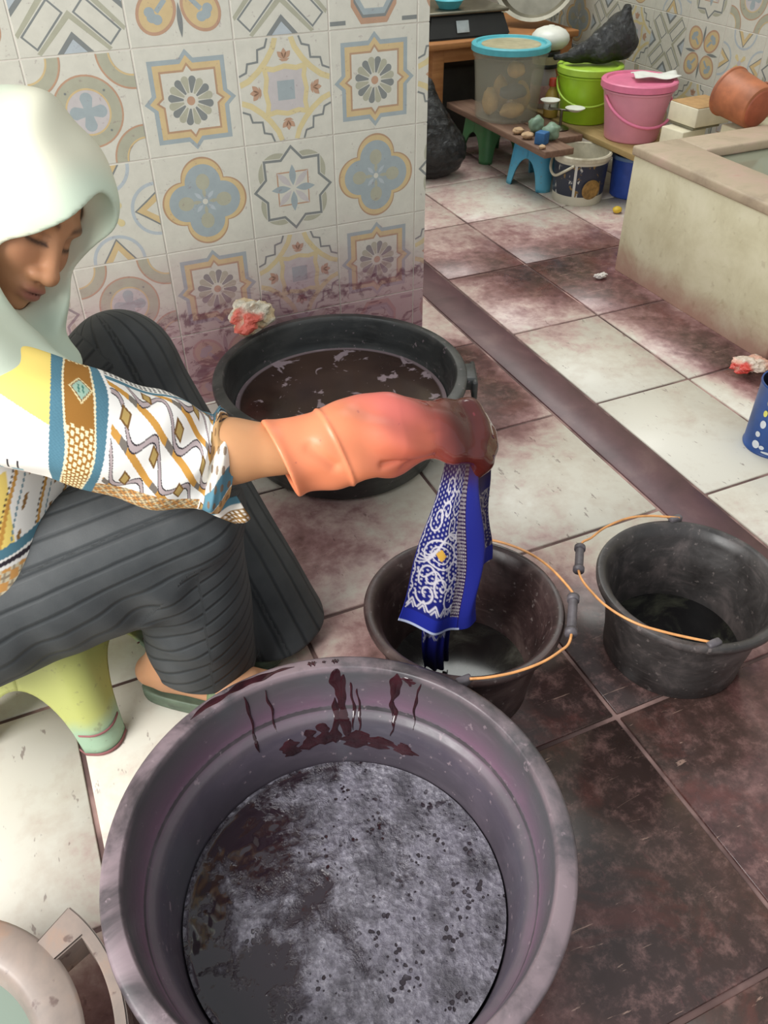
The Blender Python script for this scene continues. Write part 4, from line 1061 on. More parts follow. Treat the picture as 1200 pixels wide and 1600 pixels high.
# ---- rubber glove
def glove_sdf(p):
    d = s_cap(p, (.225, .824, .512), (.300, .816, .515), .0465, .0450)
    d = smin(d, s_cap(p, (.300, .816, .515), (.365, .812, .5165), .0450, .0440), .03)
    d = smin(d, s_cap(p, (.365, .812, .5165), (.415, .809, .510), .0440, .034), .03)
    d = smin(d, hand_sdf(p, .0022), .02)
    # creases running to the wrist, the rolled bead and the flared opening
    ang = np.arctan2(p[:, 2] - .512, -(p[:, 1] - .815)); x = p[:, 0]
    cr = np.sin(ang * 5 + x * 60) * np.exp(-((x - .36) / .05) ** 2)
    d = d + .0050 * cr + .0016 * vn(p, 60, 21) + .0022 * np.sin(ang * 3 - x * 45 + 1) * np.exp(-((x - .29) / .05) ** 2)
    for ga, gb_, dep, wid in (((.315, .778, .486), (.405, .782, .492), .0055, .0065), ((.335, .772, .505), (.420, .780, .500), .0050, .0060), ((.35, .775, .530), (.425, .785, .520), .0035, .006), ((.25, .785, .545), (.275, .775, .520), .004, .008)):
        d = d + dep * np.exp(-(np.clip(s_cap(p, ga, gb_, 0, 0), 0, 1) / wid) ** 2)
    xx = x + .26 * (p[:, 2] - .512)
    d = d - .0022 * np.exp(-((xx - .291) / .0028) ** 2)
    d = d - .005 * np.exp(-((xx - .222) / .010) ** 2)
    d = smax(d, -(xx - .221), .003)
    inner = s_cap(p, (.15, .83, .512), (.268, .820, .513), .0445, .0390)
    return smax(d, -inner, .002)
V, Q = surface(glove_sdf, (.19, .73, .40), (.55, .90, .60), .0022)
me = qmesh('rubber_glove', V, Q)
nn = vn(V, 55, 4); x = V[:, 0] + .012 * nn + .10 * (V[:, 2] - .51)
c = np.tile(np.array(lin(228, 134, 94)[:3]), (len(V), 1))
paint(sstep(x, .30, .375) * .75, (208, 100, 84)); paint(sstep(V[:, 2] + .01 * nn, .525, .56) * sstep(x, .29, .36) * .6, (170, 84, 84)); paint(sstep(x, .395, .435) * .9, (134, 62, 56)); paint(sstep(x, .420, .460), (80, 30, 26))
sp = vn(V, 260, 11); paint((sp > 1.02) * .5, (150, 60, 70))
setcol(me, c); setval(me, sstep(x, .385, .44), 'wet')
t = NT('orange_rubber'); wet = t.attr('wet', 'Fac'); GLV = t.fin(t.attr('col'), t.rng(wet, 0, 1, .42, .07), spec=.5); t.bump(t.noise(t.obj(), 120, 3), .08, .001)
t.b.inputs['Subsurface Weight'].default_value = .05; t.b.inputs['Subsurface Radius'].default_value = (.004, .002, .001)
gl = link('rubber_glove', me, GLV, person); gl['label'] = 'orange rubber glove, its fingers wet and dark with dye'

# ---- slippers
SLIP = pmat('green_slipper', lin(92, 106, 88), .6, vary=.15, scale=40, dirt=lin(70, 76, 66)); STRAP = pmat('olive_strap', lin(96, 112, 78), .5, vary=.15, scale=50); STRO = pmat('orange_strap', lin(206, 106, 74), .5)
def slipper(s, sm):
    a, d_ = FOOTD[s]; d_ = d_ / np.linalg.norm(d_); n_ = np.array([-d_[1], d_[0]]); L0, L1 = -.052, .195
    pts = []
    for k in range(48):
        ph = 2 * PI * k / 48; l = (L0 + L1) / 2 + (L1 - L0) / 2 * math.cos(ph); f = (l - L0) / (L1 - L0)
        hw = .034 + .012 * f - .006 * math.sin(f * PI) ; wv_ = hw * math.copysign(abs(math.sin(ph)) ** .62, math.sin(ph)); pts.append(a[:2] + d_[:2] * l + n_ * wv_)
    V_, F_ = [], []
    lay = [(.0005, .93), (.004, .985), (.012, 1.0), (.014, .985), (.016, 1.0), (.027, 1.0), (.030, .97), (.0285, .90)]
    cen = a[:2] + d_[:2] * (L0 + L1) / 2
    for z, k in lay: V_ += [(*(cen + (q_ - cen) * k), z) for q_ in pts]
    n = 48
    for i in range(len(lay) - 1):
        for k in range(n): F_.append((i * n + k, i * n + (k + 1) % n, (i + 1) * n + (k + 1) % n, (i + 1) * n + k))
    F_.append(tuple(range(n))[::-1]); F_.append(tuple(range((len(lay) - 1) * n, len(lay) * n)))
    o_ = link('slipper', mesh('slipper', V_, F_), SLIP, person)
    f = lambda l, o, z: np.array([*(a[:2] + d_[:2] * l + n_ * o), z])
    W_ = []
    rows = 9; cols = 17; Vv = []
    for i in range(rows):
        l = .075 + .055 * i / (rows - 1)
        for j in range(cols):
            th = PI * j / (cols - 1); Vv.append(f(l, math.cos(th) * .043, .020 + math.sin(th) * (.060 - .014 * i / (rows - 1))))
    ms = qmesh('strap', np.array(Vv), gridfaces(rows, cols)); so = link('strap', ms, sm, o_); so.modifiers.new('t', 'SOLIDIFY').thickness = .003
slipper('R', STRAP); slipper('L', STRO)
# ------------------------------------------------------------------ wet batik cloth hanging from the glove
rs = np.random.RandomState(4)
def strokes_panel():
    """wax lines of the batik: points with a half width, in panel units (a across, b down)"""
    S_ = []
    def add(pts, w_): S_.append((np.array(pts), w_))
    def spiral(cx, cy, r, turns, a0, sgn=1, w_=.018):
        t_ = np.linspace(0, 1, 46); rr = r * (1 - .8 * t_); an = a0 + sgn * turns * 2 * PI * t_; add(np.c_[cx + rr * np.cos(an), cy + rr * .55 * np.sin(an)], w_)
    def wave(x0, y0, x1, y1, amp, nw, w_=.018):
        t_ = np.linspace(0, 1, 70); d_ = np.array([x1 - x0, y1 - y0]); n_ = np.array([-d_[1], d_[0]]); add(np.array([x0, y0]) + t_[:, None] * d_ + (amp * np.sin(t_ * nw * 2 * PI))[:, None] * n_, w_)
    for (x, y, r, a, g) in [(.55, .07, .16, 0, 1), (.35, .13, .16, 2, -1), (.7, .19, .15, 1, 1), (.25, .30, .16, 3, -1), (.68, .33, .17, 0, 1), (.42, .25, .13, 2, 1), (.72, .62, .19, 1, -1), (.30, .66, .17, 2.5, 1), (.70, .76, .17, .6, 1), (.28, .77, .15, 3.1, -1), (.5, .70, .13, 2, 1), (.85, .46, .13, 1, 1)]: spiral(x, y, r, 1.15, a, g)
    for k in range(4): wave(.05 + .02 * k, .58 - .025 * k, .75 + .05 * k, .36 - .0 * k, .05, 1.0 + .1 * k, .014)
    t_ = np.linspace(0, 2 * PI, 60); add(np.c_[.46 + .30 * np.cos(t_), .50 + .085 * np.sin(t_)], .017); add(np.c_[.46 + .17 * np.cos(t_), .50 + .05 * np.sin(t_)], .013)
    wave(.02, .0, .06, 1.0, .02, 9, .012); wave(.10, .62, .9, .70, .05, 2, .016)
    for k in range(6):
        x = .04 + k * .17; add(np.array([(x, .875), (x + .07, .825), (x + .15, .875)]), .016); add(np.array([(x + .03, .885), (x + .075, .85), (x + .12, .885)]), .012)
    return S_
SP = strokes_panel()
def seg_dist(P, A, B, asp):
    d = (B - A) * asp; w_ = (P - A) * asp; t_ = np.clip((w_ @ d) / (d @ d + 1e-9), 0, 1); q_ = w_ - t_[:, None] * d; return np.sqrt((q_ * q_).sum(1))
def batik_white(a, b):
    asp = np.array([1.0, 2.6]); P = np.c_[a, b]; m_ = np.zeros(len(a))
    for pts, w_ in SP:
        lo = pts.min(0) - .05; hi = pts.max(0) + .05; k = np.where(((P > lo) & (P < hi)).all(1))[0]
        if not len(k): continue
        d = np.full(len(k), 9.0)
        for A, B in zip(pts[:-1], pts[1:]): d = np.minimum(d, seg_dist(P[k], A, B, asp))
        m_[k] = np.maximum(m_[k], 1 - sstep(d, w_ * .5, w_ * 1.15))
    # dots between the lines
    gx = (a * 13) % 1 - .5; gy = (b * 34 + .5 * (np.floor(a * 13) % 2)) % 1 - .5
    m_ = np.maximum(m_, .75 * (gx ** 2 + gy ** 2 < .07) * (b < .8))
    return m_
def sheet(top, bot, zt, zb, nu, nv, bulge, curl):
    """fold lines top/bottom: lists of (x,y); zt/zb heights per fold line"""
    u = np.linspace(0, 1, nu); k = np.linspace(0, 1, len(top)); top = np.array(top); bot = np.array(bot)
    fu = lambda A: np.stack([np.interp(u, k, A[:, i]) for i in range(A.shape[1])], 1)
    ker = np.ones(7) / 7
    sm = lambda A: np.stack([np.convolve(np.pad(A[:, i], 3, 'edge'), ker, 'valid') for i in range(A.shape[1])], 1)
    Tp = sm(fu(np.c_[top, zt])); Bp = sm(fu(np.c_[bot, zb]))
    v = np.linspace(0, 1, nv)
    V_ = Tp[:, None] + (Bp - Tp)[:, None] * v[None, :, None]
    U_, W_ = np.meshgrid(u, v, indexing='ij')
    V_[..., 1] += bulge(U_, W_); V_[..., 0] += curl(U_, W_)
    return V_.reshape(-1, 3), gridfaces(nu, nv), U_.ravel(), W_.ravel()
NAVY = (28, 30, 92); BLUE = (34, 40, 122); WAX = (204, 198, 204)
# front sheet: printed flap, plain blue fold, darker back flap
Vf, Ff, uf, vf = sheet([(.436, .792), (.450, .782), (.464, .778), (.478, .772), (.486, .800), (.514, .812)], [(.372, .803), (.424, .780), (.470, .780), (.494, .768), (.502, .812), (.548, .826)], [.462] * 6, [.176, .146, .132, .155, .205, .218], 200, 280,
    lambda u, v: -.010 * np.sin(PI * v) * np.exp(-((u - .5) / .1) ** 2) + .004 * np.sin(u * 22) * v, lambda u, v: .010 * np.sin(PI * np.clip(v * 1.1, 0, 1)) * np.exp(-((u - .52) / .08) ** 2) + .003 * np.sin(v * 9 + u * 6))
c = np.tile(np.array(lin(*NAVY)[:3]), (len(uf), 1))
pa = np.clip(uf / .40, 0, 1.2); on = (uf < .40)
paint(on * .5, BLUE)
paint(batik_white(pa, vf) * on * (vf < .90), WAX)
leafm = (np.abs(pa - .46) * 1.0 + np.abs(vf - .50) * 2.6 < .10); paint(on * leafm * 1.0, (206, 160, 70))
br_ = (uf > .33) & (uf < .41) & (vf < .92); paint(br_ * .8, (48, 26, 46)); gg = ((uf * 130) % 1 - .5) ** 2 + ((vf * 46) % 1 - .5) ** 2; paint((br_ & (gg < .10)) * .8, (176, 168, 168))
paint(((uf > .41) & (uf < .70)) * 1.0, BLUE)
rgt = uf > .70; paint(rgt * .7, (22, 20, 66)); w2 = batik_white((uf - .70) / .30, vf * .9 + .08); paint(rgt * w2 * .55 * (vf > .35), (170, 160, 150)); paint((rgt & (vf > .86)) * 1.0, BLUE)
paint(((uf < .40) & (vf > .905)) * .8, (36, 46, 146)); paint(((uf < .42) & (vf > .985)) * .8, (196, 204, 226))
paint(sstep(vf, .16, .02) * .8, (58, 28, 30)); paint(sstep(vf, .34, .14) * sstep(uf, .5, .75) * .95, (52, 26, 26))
# inner length trailing into the bucket
Vg, Fg, ug, vg = sheet([(.420, .812), (.452, .800), (.482, .812)], [(.424, .806), (.448, .790), (.470, .806)], [.30, .30, .30], [.040, .034, .042], 90, 130, lambda u, v: .004 * np.sin(u * 20 + v * 5), lambda u, v: .006 * np.sin(v * 6))
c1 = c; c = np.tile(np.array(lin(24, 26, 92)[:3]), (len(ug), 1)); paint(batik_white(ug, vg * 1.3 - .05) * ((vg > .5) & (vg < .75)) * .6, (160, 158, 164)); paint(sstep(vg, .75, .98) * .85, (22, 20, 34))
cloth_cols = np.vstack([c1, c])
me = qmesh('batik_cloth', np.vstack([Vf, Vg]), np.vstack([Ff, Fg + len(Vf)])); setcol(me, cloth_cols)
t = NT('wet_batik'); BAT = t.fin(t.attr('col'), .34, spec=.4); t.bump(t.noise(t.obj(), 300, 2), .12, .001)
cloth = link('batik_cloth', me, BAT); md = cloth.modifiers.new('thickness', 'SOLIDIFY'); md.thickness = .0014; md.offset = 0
setp(cloth, 'wet blue batik cloth with white wax scrolls hanging from the glove into a bucket', 'cloth')
# ------------------------------------------------------------------ plastic stools
def stool_parts(h, wt_, wb_, arch_w, arch_h, rc_, nper=30, nz=12):
    """four corner legs with arched gaps between them, and a seat plate; local frame, seat up"""
    def per(u, w_, rad):                       # quarter of a rounded square around corner 0 (+,+): u in 0..1
        s_ = w_ / 2; st = s_ - rad; arc = rad * PI / 2; tot = 2 * st + arc; l = u * tot
        if l < st: return (s_, l)
        if l < st + arc: a = (l - st) / rad; return (st + rad * math.cos(a), st + rad * math.sin(a))
        return (st - (l - st - arc), s_)
    V, F = [], []
    for i in range(nper + 1):
        u = i / nper; d = min(u, 1 - u) * 2            # 0 at mid sides, 1 at the corner
        zl = arch_h * math.sqrt(max(0, 1 - (d / arch_w) ** 2)) if d < arch_w else 0
        for j in range(nz + 1):
            z = zl + (h - zl) * j / nz; f = z / h; w_ = wb_ + (wt_ - wb_) * f; x, y = per(u, w_, rc_); V.append((x, y, z))
    for i in range(nper):
        for j in range(nz): a = i * (nz + 1) + j; F.append((a, a + nz + 1, a + nz + 2, a + 1))
    return V, F
def stool(loc, rotz, h, wt_, wb_, mats, label, group=None, ribs=False):
    r = empty('plastic_stool', loc, (0, 0, rotz)); setp(r, label, 'stool', group)
    V, F = stool_parts(h - .004, wt_, wb_, .64, h * .62, .035); proto = mesh('leg', V, F)
    for k in range(4):
        o = link('leg', proto, mats[0], r, rot=(0, 0, k * PI / 2)); s = o.modifiers.new('t', 'SOLIDIFY'); s.thickness = .007; s.offset = -1
        if ribs:
            Vr, Fr = [], []
            for zc, hh in ((.003, .006), (h * .20, .004)):
                for i in range(9, 22):
                    u = i / 30; pts = stool_parts(h - .004, wt_, wb_, .64, h * .62, .035)[0]
                    x, y, _ = pts[i * 13]; k_ = 1 + .012; f = zc / h; w_ = (wb_ + (wt_ - wb_) * f) / wb_
                    for z, g in ((zc - hh / 2, 1.0), (zc, 1.018), (zc + hh / 2, 1.0)): Vr.append((x * w_ * g, y * w_ * g, max(0.0005, z)))
            n_ = len(Vr) // 2
            for b in (0, n_):
                for i in range(12):
                    for j in range(2): a = b + i * 3 + j; Fr.append((a, a + 3, a + 4, a + 1))
            link('leg_band', mesh('leg_band', Vr, Fr), mats[2], o)
    n = 28; pts = []
    s_ = wt_ / 2; rad = .045
    for cx, cy, a0 in ((1, 1, 0), (-1, 1, PI / 2), (-1, -1, PI), (1, -1, 1.5 * PI)):
        for i in range(8): a = a0 + i / 7 * PI / 2; pts.append((cx * (s_ - rad) + rad * math.cos(a), cy * (s_ - rad) + rad * math.sin(a)))
    Vp, Fp = [], []; lay = [(h - .012, 1.0), (h - .003, 1.0), (h, .96), (h - .0015, .5)]
    for z, k in lay: Vp += [(x * k, y * k, z) for x, y in pts]
    N_ = len(pts)
    for i in range(3):
        for k in range(N_): Fp.append((i * N_ + k, i * N_ + (k + 1) % N_, (i + 1) * N_ + (k + 1) % N_, (i + 1) * N_ + k))
    Fp.append(tuple(range(3 * N_, 4 * N_))); Fp.append(tuple(range(N_))[::-1])
    link('seat', autosmooth(mesh('seat', Vp, Fp), 40), mats[1], r); return r
def two_tone(name, lo, hi, z0, z1):
    t = NT(name); o = t.obj(); z = t.sep(o)[2]; n = t.noise(o, 18, 5, .6); n2 = t.noise(o, 70, 3)
    c = t.mix(t.rng(t.math('ADD', z, t.math('MULTIPLY', t.math('SUBTRACT', n, .5), .03)), z0, z1), lo, hi); c = t.mix(t.math('MULTIPLY', t.rng(n2, .6, .72), .4), c, lin(120, 110, 90)); return t.fin(c, .42)
GRN = two_tone('mint_lime_plastic', lin(158, 186, 158), lin(186, 190, 112), .035, .075); DIRT = pmat('pink_grime', lin(150, 96, 96), .7)
stool((-.133, 1.045, 0), math.radians(-26.5) + 0, .2, .185, .262, (GRN, GRN, DIRT), 'worn green plastic stool that the seated person sits on', ribs=True)
BLS = two_tone('sky_blue_plastic', lin(98, 178, 206), lin(70, 156, 196), .0, .15); GRS = two_tone('dull_green_plastic', lin(74, 128, 84), lin(84, 142, 92), 0, .15)
stool((1.955, 2.885, 0), math.radians(20), .176, .17, .205, (BLS, BLS), 'low sky-blue plastic stool holding up the brown board')
stool((1.945, 3.27, 0), math.radians(8), .176, .17, .205, (GRS, GRS), 'dark green plastic stool in shadow under the see-through container')

# ------------------------------------------------------------------ boards
def wood(name, a, b, scale=(3, 40, 40)):
    t = NT(name); o = t.obj(); n = t.noise(t.scale3(o, scale), 1.2, 6, .6, .6); n2 = t.noise(o, 60, 4)
    c = t.mix(t.math('MULTIPLY', n2, .35), t.ramp(n, [(.3, a), (.7, b)]), tuple(v * .5 for v in a[:3]) + (1,)); t.bump(n, .25, .002); return t.fin(c, .7)
BRD = wood('weathered_board', lin(108, 80, 66), lin(146, 116, 96), (40, 3, 40)); PLK = wood('pale_plank', lin(150, 124, 78), lin(184, 158, 106), (40, 3, 40)); TBW = wood('orange_pine', lin(150, 96, 52), lin(184, 128, 74), (3, 40, 40))
o = link('board', box('board', -.062, .062, -.385, .385, -.012, .012, .003), BRD, None, (1.862, 3.02, .188), (0, 0, .0)); setp(o, 'short weathered brown board laid across the low stools', 'board')
o = link('slat', box('slat', -.058, .058, -.30, .30, -.012, .012, .003), BRD, None, (1.990, 3.06, .188)); setp(o, 'narrow dark slat under the balance, beside the brown board', 'board')
o = link('plank', box('plank', -.15, .15, -.56, .56, -.011, .011, .003), PLK, None, (2.215, 2.78, .189), (0, 0, 0)); setp(o, 'pale wooden plank carrying the lidded green and pink buckets', 'plank')
for y in (2.36, 3.22):
    o = link('support_block', box('support_block', -.09, .09, -.05, .05, 0, .178, .004), CEM, None, (2.26, y, 0)); setp(o, 'cement block under the %s end of the pale plank' % ('near' if y < 3 else 'far'), 'block')

# ------------------------------------------------------------------ lidded buckets and containers
def lidded(name, loc, rb, rt_, h, mat, lidmat, label, lid_r=None, cat='bucket', see=False):
    r = empty(name, loc); setp(r, label, cat)
    pr = [(0, .002), (rb - .006, .002), (rb - .004, 0), (rb, .002), (rb + .002, .006), (rb + (rt_ - rb) * .5, h * .5), (rt_ - .001, h * .86), (rt_ + .004, h * .87), (rt_ + .004, h * .90), (rt_, h * .91), (rt_, h), (rt_ - .004, h), (rt_ - .005, h * .9), (rb - .003, .008), (0, .006)]
    link('body', lathe('body', pr, 72, 40), mat, r)
    lr = lid_r or rt_ + .008
    pl = [(0, h + .004), (lr * .45, h + .003), (lr - .022, h + .003), (lr - .018, h + .010), (lr - .004, h + .010), (lr, h + .006), (lr, h - .014), (lr - .003, h - .015), (lr - .0035, h + .001), (0, h + .001)]
    link('lid', lathe('lid', pl, 72, 40), lidmat, r); return r
t = NT('frosted_plastic'); t.fin(lin(206, 204, 186), .35, spec=.4); t.b.inputs['Alpha'].default_value = .22
FROST = t.m
CYAN = pmat('cyan_lid', lin(84, 176, 188), .4, vary=.08); LIME = pmat('lime_plastic', lin(164, 206, 44), .38, vary=.08, scale=10); LIMEL = pmat('lime_lid', lin(168, 204, 66), .4, vary=.08); PINK = pmat('pink_plastic', lin(224, 150, 168), .4, vary=.06, scale=10); PINKL = pmat('rose_lid', lin(224, 122, 154), .38, vary=.06)
cc = (1.912, 3.105, .2005)
fc = lidded('food_container', cc, .122, .140, .255, FROST, CYAN, 'see-through plastic container with a cyan lid holding brown lumps', .152, 'container')
link('lid_panel', lathe('lid_panel', [(0, .2605), (.10, .2595), (.112, .2595), (.114, .2585), (0, .2585)], 48), pmat('tan_lid_panel', lin(168, 160, 128), .45, vary=.15, scale=24), fc)
LUMP = pmat('ochre_root', lin(216, 172, 104), .75, vary=.2, scale=20); LUMPD = pmat('grey_bundle', lin(92, 96, 96), .8, vary=.25, scale=20)
def lump(name, loc, s, mat, label, cat, group=None, seed=0, rough=.16, rot=None, sub=3):
    bm = bmesh.new(); bmesh.ops.create_icosphere(bm, subdivisions=sub, radius=1)
    for v in bm.verts:
        k = 1 + rough * mnoise.noise(v.co * 1.6 + Vector((seed * 7.1, 3, 1))) + rough * .4 * mnoise.noise(v.co * 4 + Vector((seed * 3.1, 0, 2)))
        v.co = Vector((v.co.x * s[0], v.co.y * s[1], v.co.z * s[2])) * k
    me_ = bpy.data.meshes.new(name); bm.to_mesh(me_); bm.free(); me_.polygons.foreach_set('use_smooth', [True] * len(me_.polygons))
    zmin = min(v.co.z for v in me_.vertices)
    o_ = link(name, me_, mat, None, (loc[0], loc[1], loc[2] - zmin if rot is None else loc[2]), rot); setp(o_, label, cat, group); return o_
for k, (dx, dy, dz, sz_, m_, lb) in enumerate([(-.010, -.062, .008, (.052, .032, .028), LUMP, 'ochre lump lying lowest in the see-through container'), (-.070, .012, .008, (.028, .040, .050), LUMP, 'tall ochre lump at the left wall of the see-through container'), (.066, .000, .008, (.030, .042, .056), LUMP, 'big ochre lump at the right wall of the see-through container'),
                                            (-.012, -.060, .076, (.056, .034, .028), LUMPD, 'dark grey bundle across the middle of the see-through container'), (.006, -.040, .146, (.036, .032, .030), LUMP, 'ochre lump on top of the heap in the see-through container'), (-.002, .052, .008, (.030, .036, .066), LUMP, 'ochre lump at the rear wall of the see-through container')]):
    lump('root_lump', (cc[0] + dx, cc[1] + dy, cc[2] + dz), sz_, m_, lb, 'root', 'lumps inside the see-through container', seed=k)
gb = (2.165, 2.93, .2005)
g_ = lidded('lidded_bucket', gb, .092, .118, .190, LIME, LIMEL, 'lime green bucket under a black plastic bag, lid on', .126)
pb = (2.185, 2.655, .2005)
p_ = lidded('lidded_bucket', pb, .096, .124, .190, PINK, PINKL, 'pink bucket with a rose lid and a sheet of paper on top', .136)
def bail_arc(root, R_, z0, drop, a_mid, mat, r_=.0055):
    # handle hanging down in front between two pivots
    P = []
    for k in range(25):
        a = a_mid - PI / 2 + PI * k / 24; s = math.sin(PI * k / 24); P.append(((R_ + .006 + .012 * s) * math.cos(a), (R_ + .006 + .012 * s) * math.sin(a), z0 - drop * s))
    link('handle', tube('handle', P, r_, 10), mat, root)
bail_arc(p_, .118, .150, .085, -2.1 + .35, PINKL); bail_arc(g_, .112, .150, .075, -2.1 - .1, LIMEL, .004)
# sheet of paper on the pink lid
PAP = pmat('white_paper', lin(214, 214, 206), .8, vary=.05)
n = 14; uu, vv = np.meshgrid(np.linspace(-.5, .5, n), np.linspace(-.5, .5, n), indexing='ij')
Vp = np.stack([uu * .16, vv * .09, .006 + .012 * np.abs(uu) ** 1.2 + .004 * np.sin(vv * 7 + uu * 9)], -1).reshape(-1, 3); me = qmesh('paper_sheet', Vp, gridfaces(n, n))
o = link('paper_sheet', me, PAP, None, (2.235, 2.635, .4025), (0, 0, -.45)); o.modifiers.new('t', 'SOLIDIFY').thickness = .0012; setp(o, 'white sheet of paper lying on the rose lid', 'paper')
# black plastic bag on the green bucket, black bag on the floor
t = NT('black_film'); oo = t.obj(); t.bump(t.noise(oo, 26, 6, .7, 1.5), .9, .012); BAG = t.fin(lin(24, 25, 26), .2, spec=.6)
def bag(name, loc, pts, label, seed):
    def f(p):
        d = None
        for a, b, ra, rb in pts: e = s_cap(p, a, b, ra, rb); d = e if d is None else smin(d, e, .03)
        d = d + .010 * vn(p, 30, seed) * .5 + .006 * np.abs(vn(p, 75, seed + 1))
        return smax(d, .0015 - p[:, 2], .004)
    allp = np.array([q_ for a, b, ra, rb in pts for q_ in (np.array(a) - ra - .03, np.array(a) + ra + .03, np.array(b) - rb - .03, np.array(b) + rb + .03)])
    V_, Q_ = surface(f, allp.min(0), allp.max(0), .005); o_ = link(name, qmesh(name, V_, Q_), BAG, None, loc); setp(o_, label, 'bag'); return o_
bag('plastic_bag', (gb[0], gb[1], gb[2] + .199), [((-.125, .055, .022), (.04, -.01, .035), .014, .034), ((.04, -.01, .04), (.11, -.02, .07), .045, .062), ((.10, -.02, .08), (.115, -.02, .175), .060, .018), ((-.05, .02, .035), (.10, .01, .12), .02, .04)], 'crumpled black plastic bag lying on the green bucket', 3)
bag('rubbish_bag', (1.575, 3.16, 0), [((0, 0, .11), (.0, 0, .16), .13, .12), ((.0, 0, .2), (.02, .02, .33), .09, .03), ((-.08, .03, .10), (.06, -.04, .10), .10, .10)], 'tied black rubbish bag on the floor behind the wall corner', 8)
# printed paint pail
t = NT('printed_pail'); o_ = t.obj(); xyz = t.sep(o_); an = t.math('ARCTAN2', xyz[1], xyz[0]); z = xyz[2]
n = t.noise(o_, 26, 4, .6, .5); n2 = t.noise(t.scale3(o_, (1, 1, .4)), 40, 4, .7)
inb = t.math('MULTIPLY', t.math('GREATER_THAN', z, .034), t.math('LESS_THAN', z, .146))
c = t.mix(inb, lin(208, 204, 186), lin(44, 50, 66)); 
c = t.mix(t.math('MULTIPLY', inb, t.rng(n2, .60, .66)), c, lin(196, 196, 190)); c = t.mix(t.math('MULTIPLY', inb, t.rng(n, .62, .66)), c, lin(140, 112, 60))
strp = t.math('MULTIPLY', inb, t.math('LESS_THAN', t.math('ABSOLUTE', t.math('ADD', an, 2.35)), .05)); c = t.mix(strp, c, lin(206, 206, 200))
PAIL = t.fin(c, .45); PWH = pmat('off_white_plastic', lin(206, 200, 178), .5, dirt=lin(160, 148, 120))
r = empty('paint_pail', (1.985, 2.665, 0)); setp(r, 'white and navy printed paint pail on the floor beside the blue stool', 'pail')
pr = [(0, .002), (.088, .002), (.091, .0), (.093, .004), (.100, .158), (.106, .160), (.107, .172), (.104, .176), (.098, .174), (.096, .160), (.088, .01), (0, .01)]
link('body', lathe('body', pr, 64, 40), PAIL, r); link('rim', lathe('rim', [(.100, .157), (.108, .159), (.109, .172), (.105, .177), (.097, .175), (.0965, .160)], 64, 40), PWH, r)
link('liner', lathe('liner', [(.0955, .172), (.0945, .160), (.0872, .0115), (0, .0112)], 64, 40), PWH, r)
link('handle', tube('handle', [(-.085, .065, .150), (-.112, .03, .118), (-.118, -.01, .105), (-.105, -.045, .125), (-.085, -.075, .150)], .005, 8, 30), PWH, r)
link('round_emblem', lathe('round_emblem', [(0, .0025), (.026, .0025), (.034, .0015), (.036, 0), (0, 0)], 32), pmat('ochre_emblem', lin(150, 116, 62), .5, vary=.3, scale=60), r, (-.012, -.0965, .062), (PI / 2 + .05, 0, -.12))
# blue pail under the plank
BLU = pmat('royal_blue', lin(52, 82, 170), .42, vary=.12); BLUR = pmat('pale_blue_rim', lin(110, 140, 180), .5)
r = empty('blue_pail', (2.19, 2.62, 0)); setp(r, 'small royal blue pail under the pale plank', 'pail')
link('body', lathe('body', [(0, .002), (.066, .0), (.07, .004), (.078, .14), (.082, .142), (.082, .15), (.076, .15), (.066, .01), (0, .008)], 48, 40), BLU, r); link('rim', lathe('rim', [(.078, .138), (.084, .14), (.084, .151), (.08, .153), (.075, .151)], 48, 40), BLUR, r)

# jar with black lid, white bowl, small bottle
GLS = NT('clear_glass'); GLS.fin(lin(216, 206, 206), .12); GLS.b.inputs['Alpha'].default_value = .5; GLASS = GLS.m
BLK = pmat('black_cap', lin(26, 26, 28), .4); CRM = pmat('cream_band', lin(180, 168, 130), .5); PNK2 = pmat('pink_label', lin(206, 160, 158), .5, vary=.2, scale=60); REDC = pmat('red_cap', lin(196, 70, 50), .4)
jx, jy = 2.122, 3.176
r = empty('screw_jar', (jx, jy, .2005)); setp(r, 'tall clear jar with a black and cream banded lid behind the small balance', 'jar')
link('glass_body', lathe('glass_body', [(0, 0), (.046, 0), (.05, .006), (.05, .12), (.04, .145), (.04, .155), (.036, .155), (.036, .146), (.046, .118), (.046, .008), (0, .006)], 48, 40), GLASS, r)
link('label_band', lathe('label_band', [(.0505, .02), (.0512, .022), (.0512, .085), (.0505, .087)], 48, 40), PNK2, r)
link('lid', lathe('lid', [(.042, .150), (.052, .150), (.053, .156), (.053, .2), (.052, .205), (0, .206)], 48, 40), CRM, r)
for z in (.148, .192): link('lid_ring', lathe('lid_ring', [(.05, z), (.0545, z), (.055, z + .004), (.055, z + .012), (.0535, z + .015), (.05, z + .015)], 48, 40), BLK, r)
WHT = pmat('white_glaze', lin(224, 224, 214), .3, vary=.04)
r = empty('white_bowl', (jx + .012, jy, .4085)); setp(r, 'white rounded lidded bowl standing on the tall jar', 'bowl')
link('bowl_shell', xform(lathe('bowl_shell', [(0, 0), (.030, .001), (.056, .008), (.072, .024), (.077, .038), (.073, .054), (.058, .070), (.034, .080), (.014, .083), (.012, .086), (0, .086)], 56, 40, False), Matrix.Identity(4)), WHT, r)
r = empty('squat_bottle', (2.07, 3.025, .2005)); setp(r, 'small amber bottle with a red cap beside the green bucket', 'bottle')
YELG = NT('amber_fill'); AMB = YELG.fin(lin(190, 160, 80), .25)
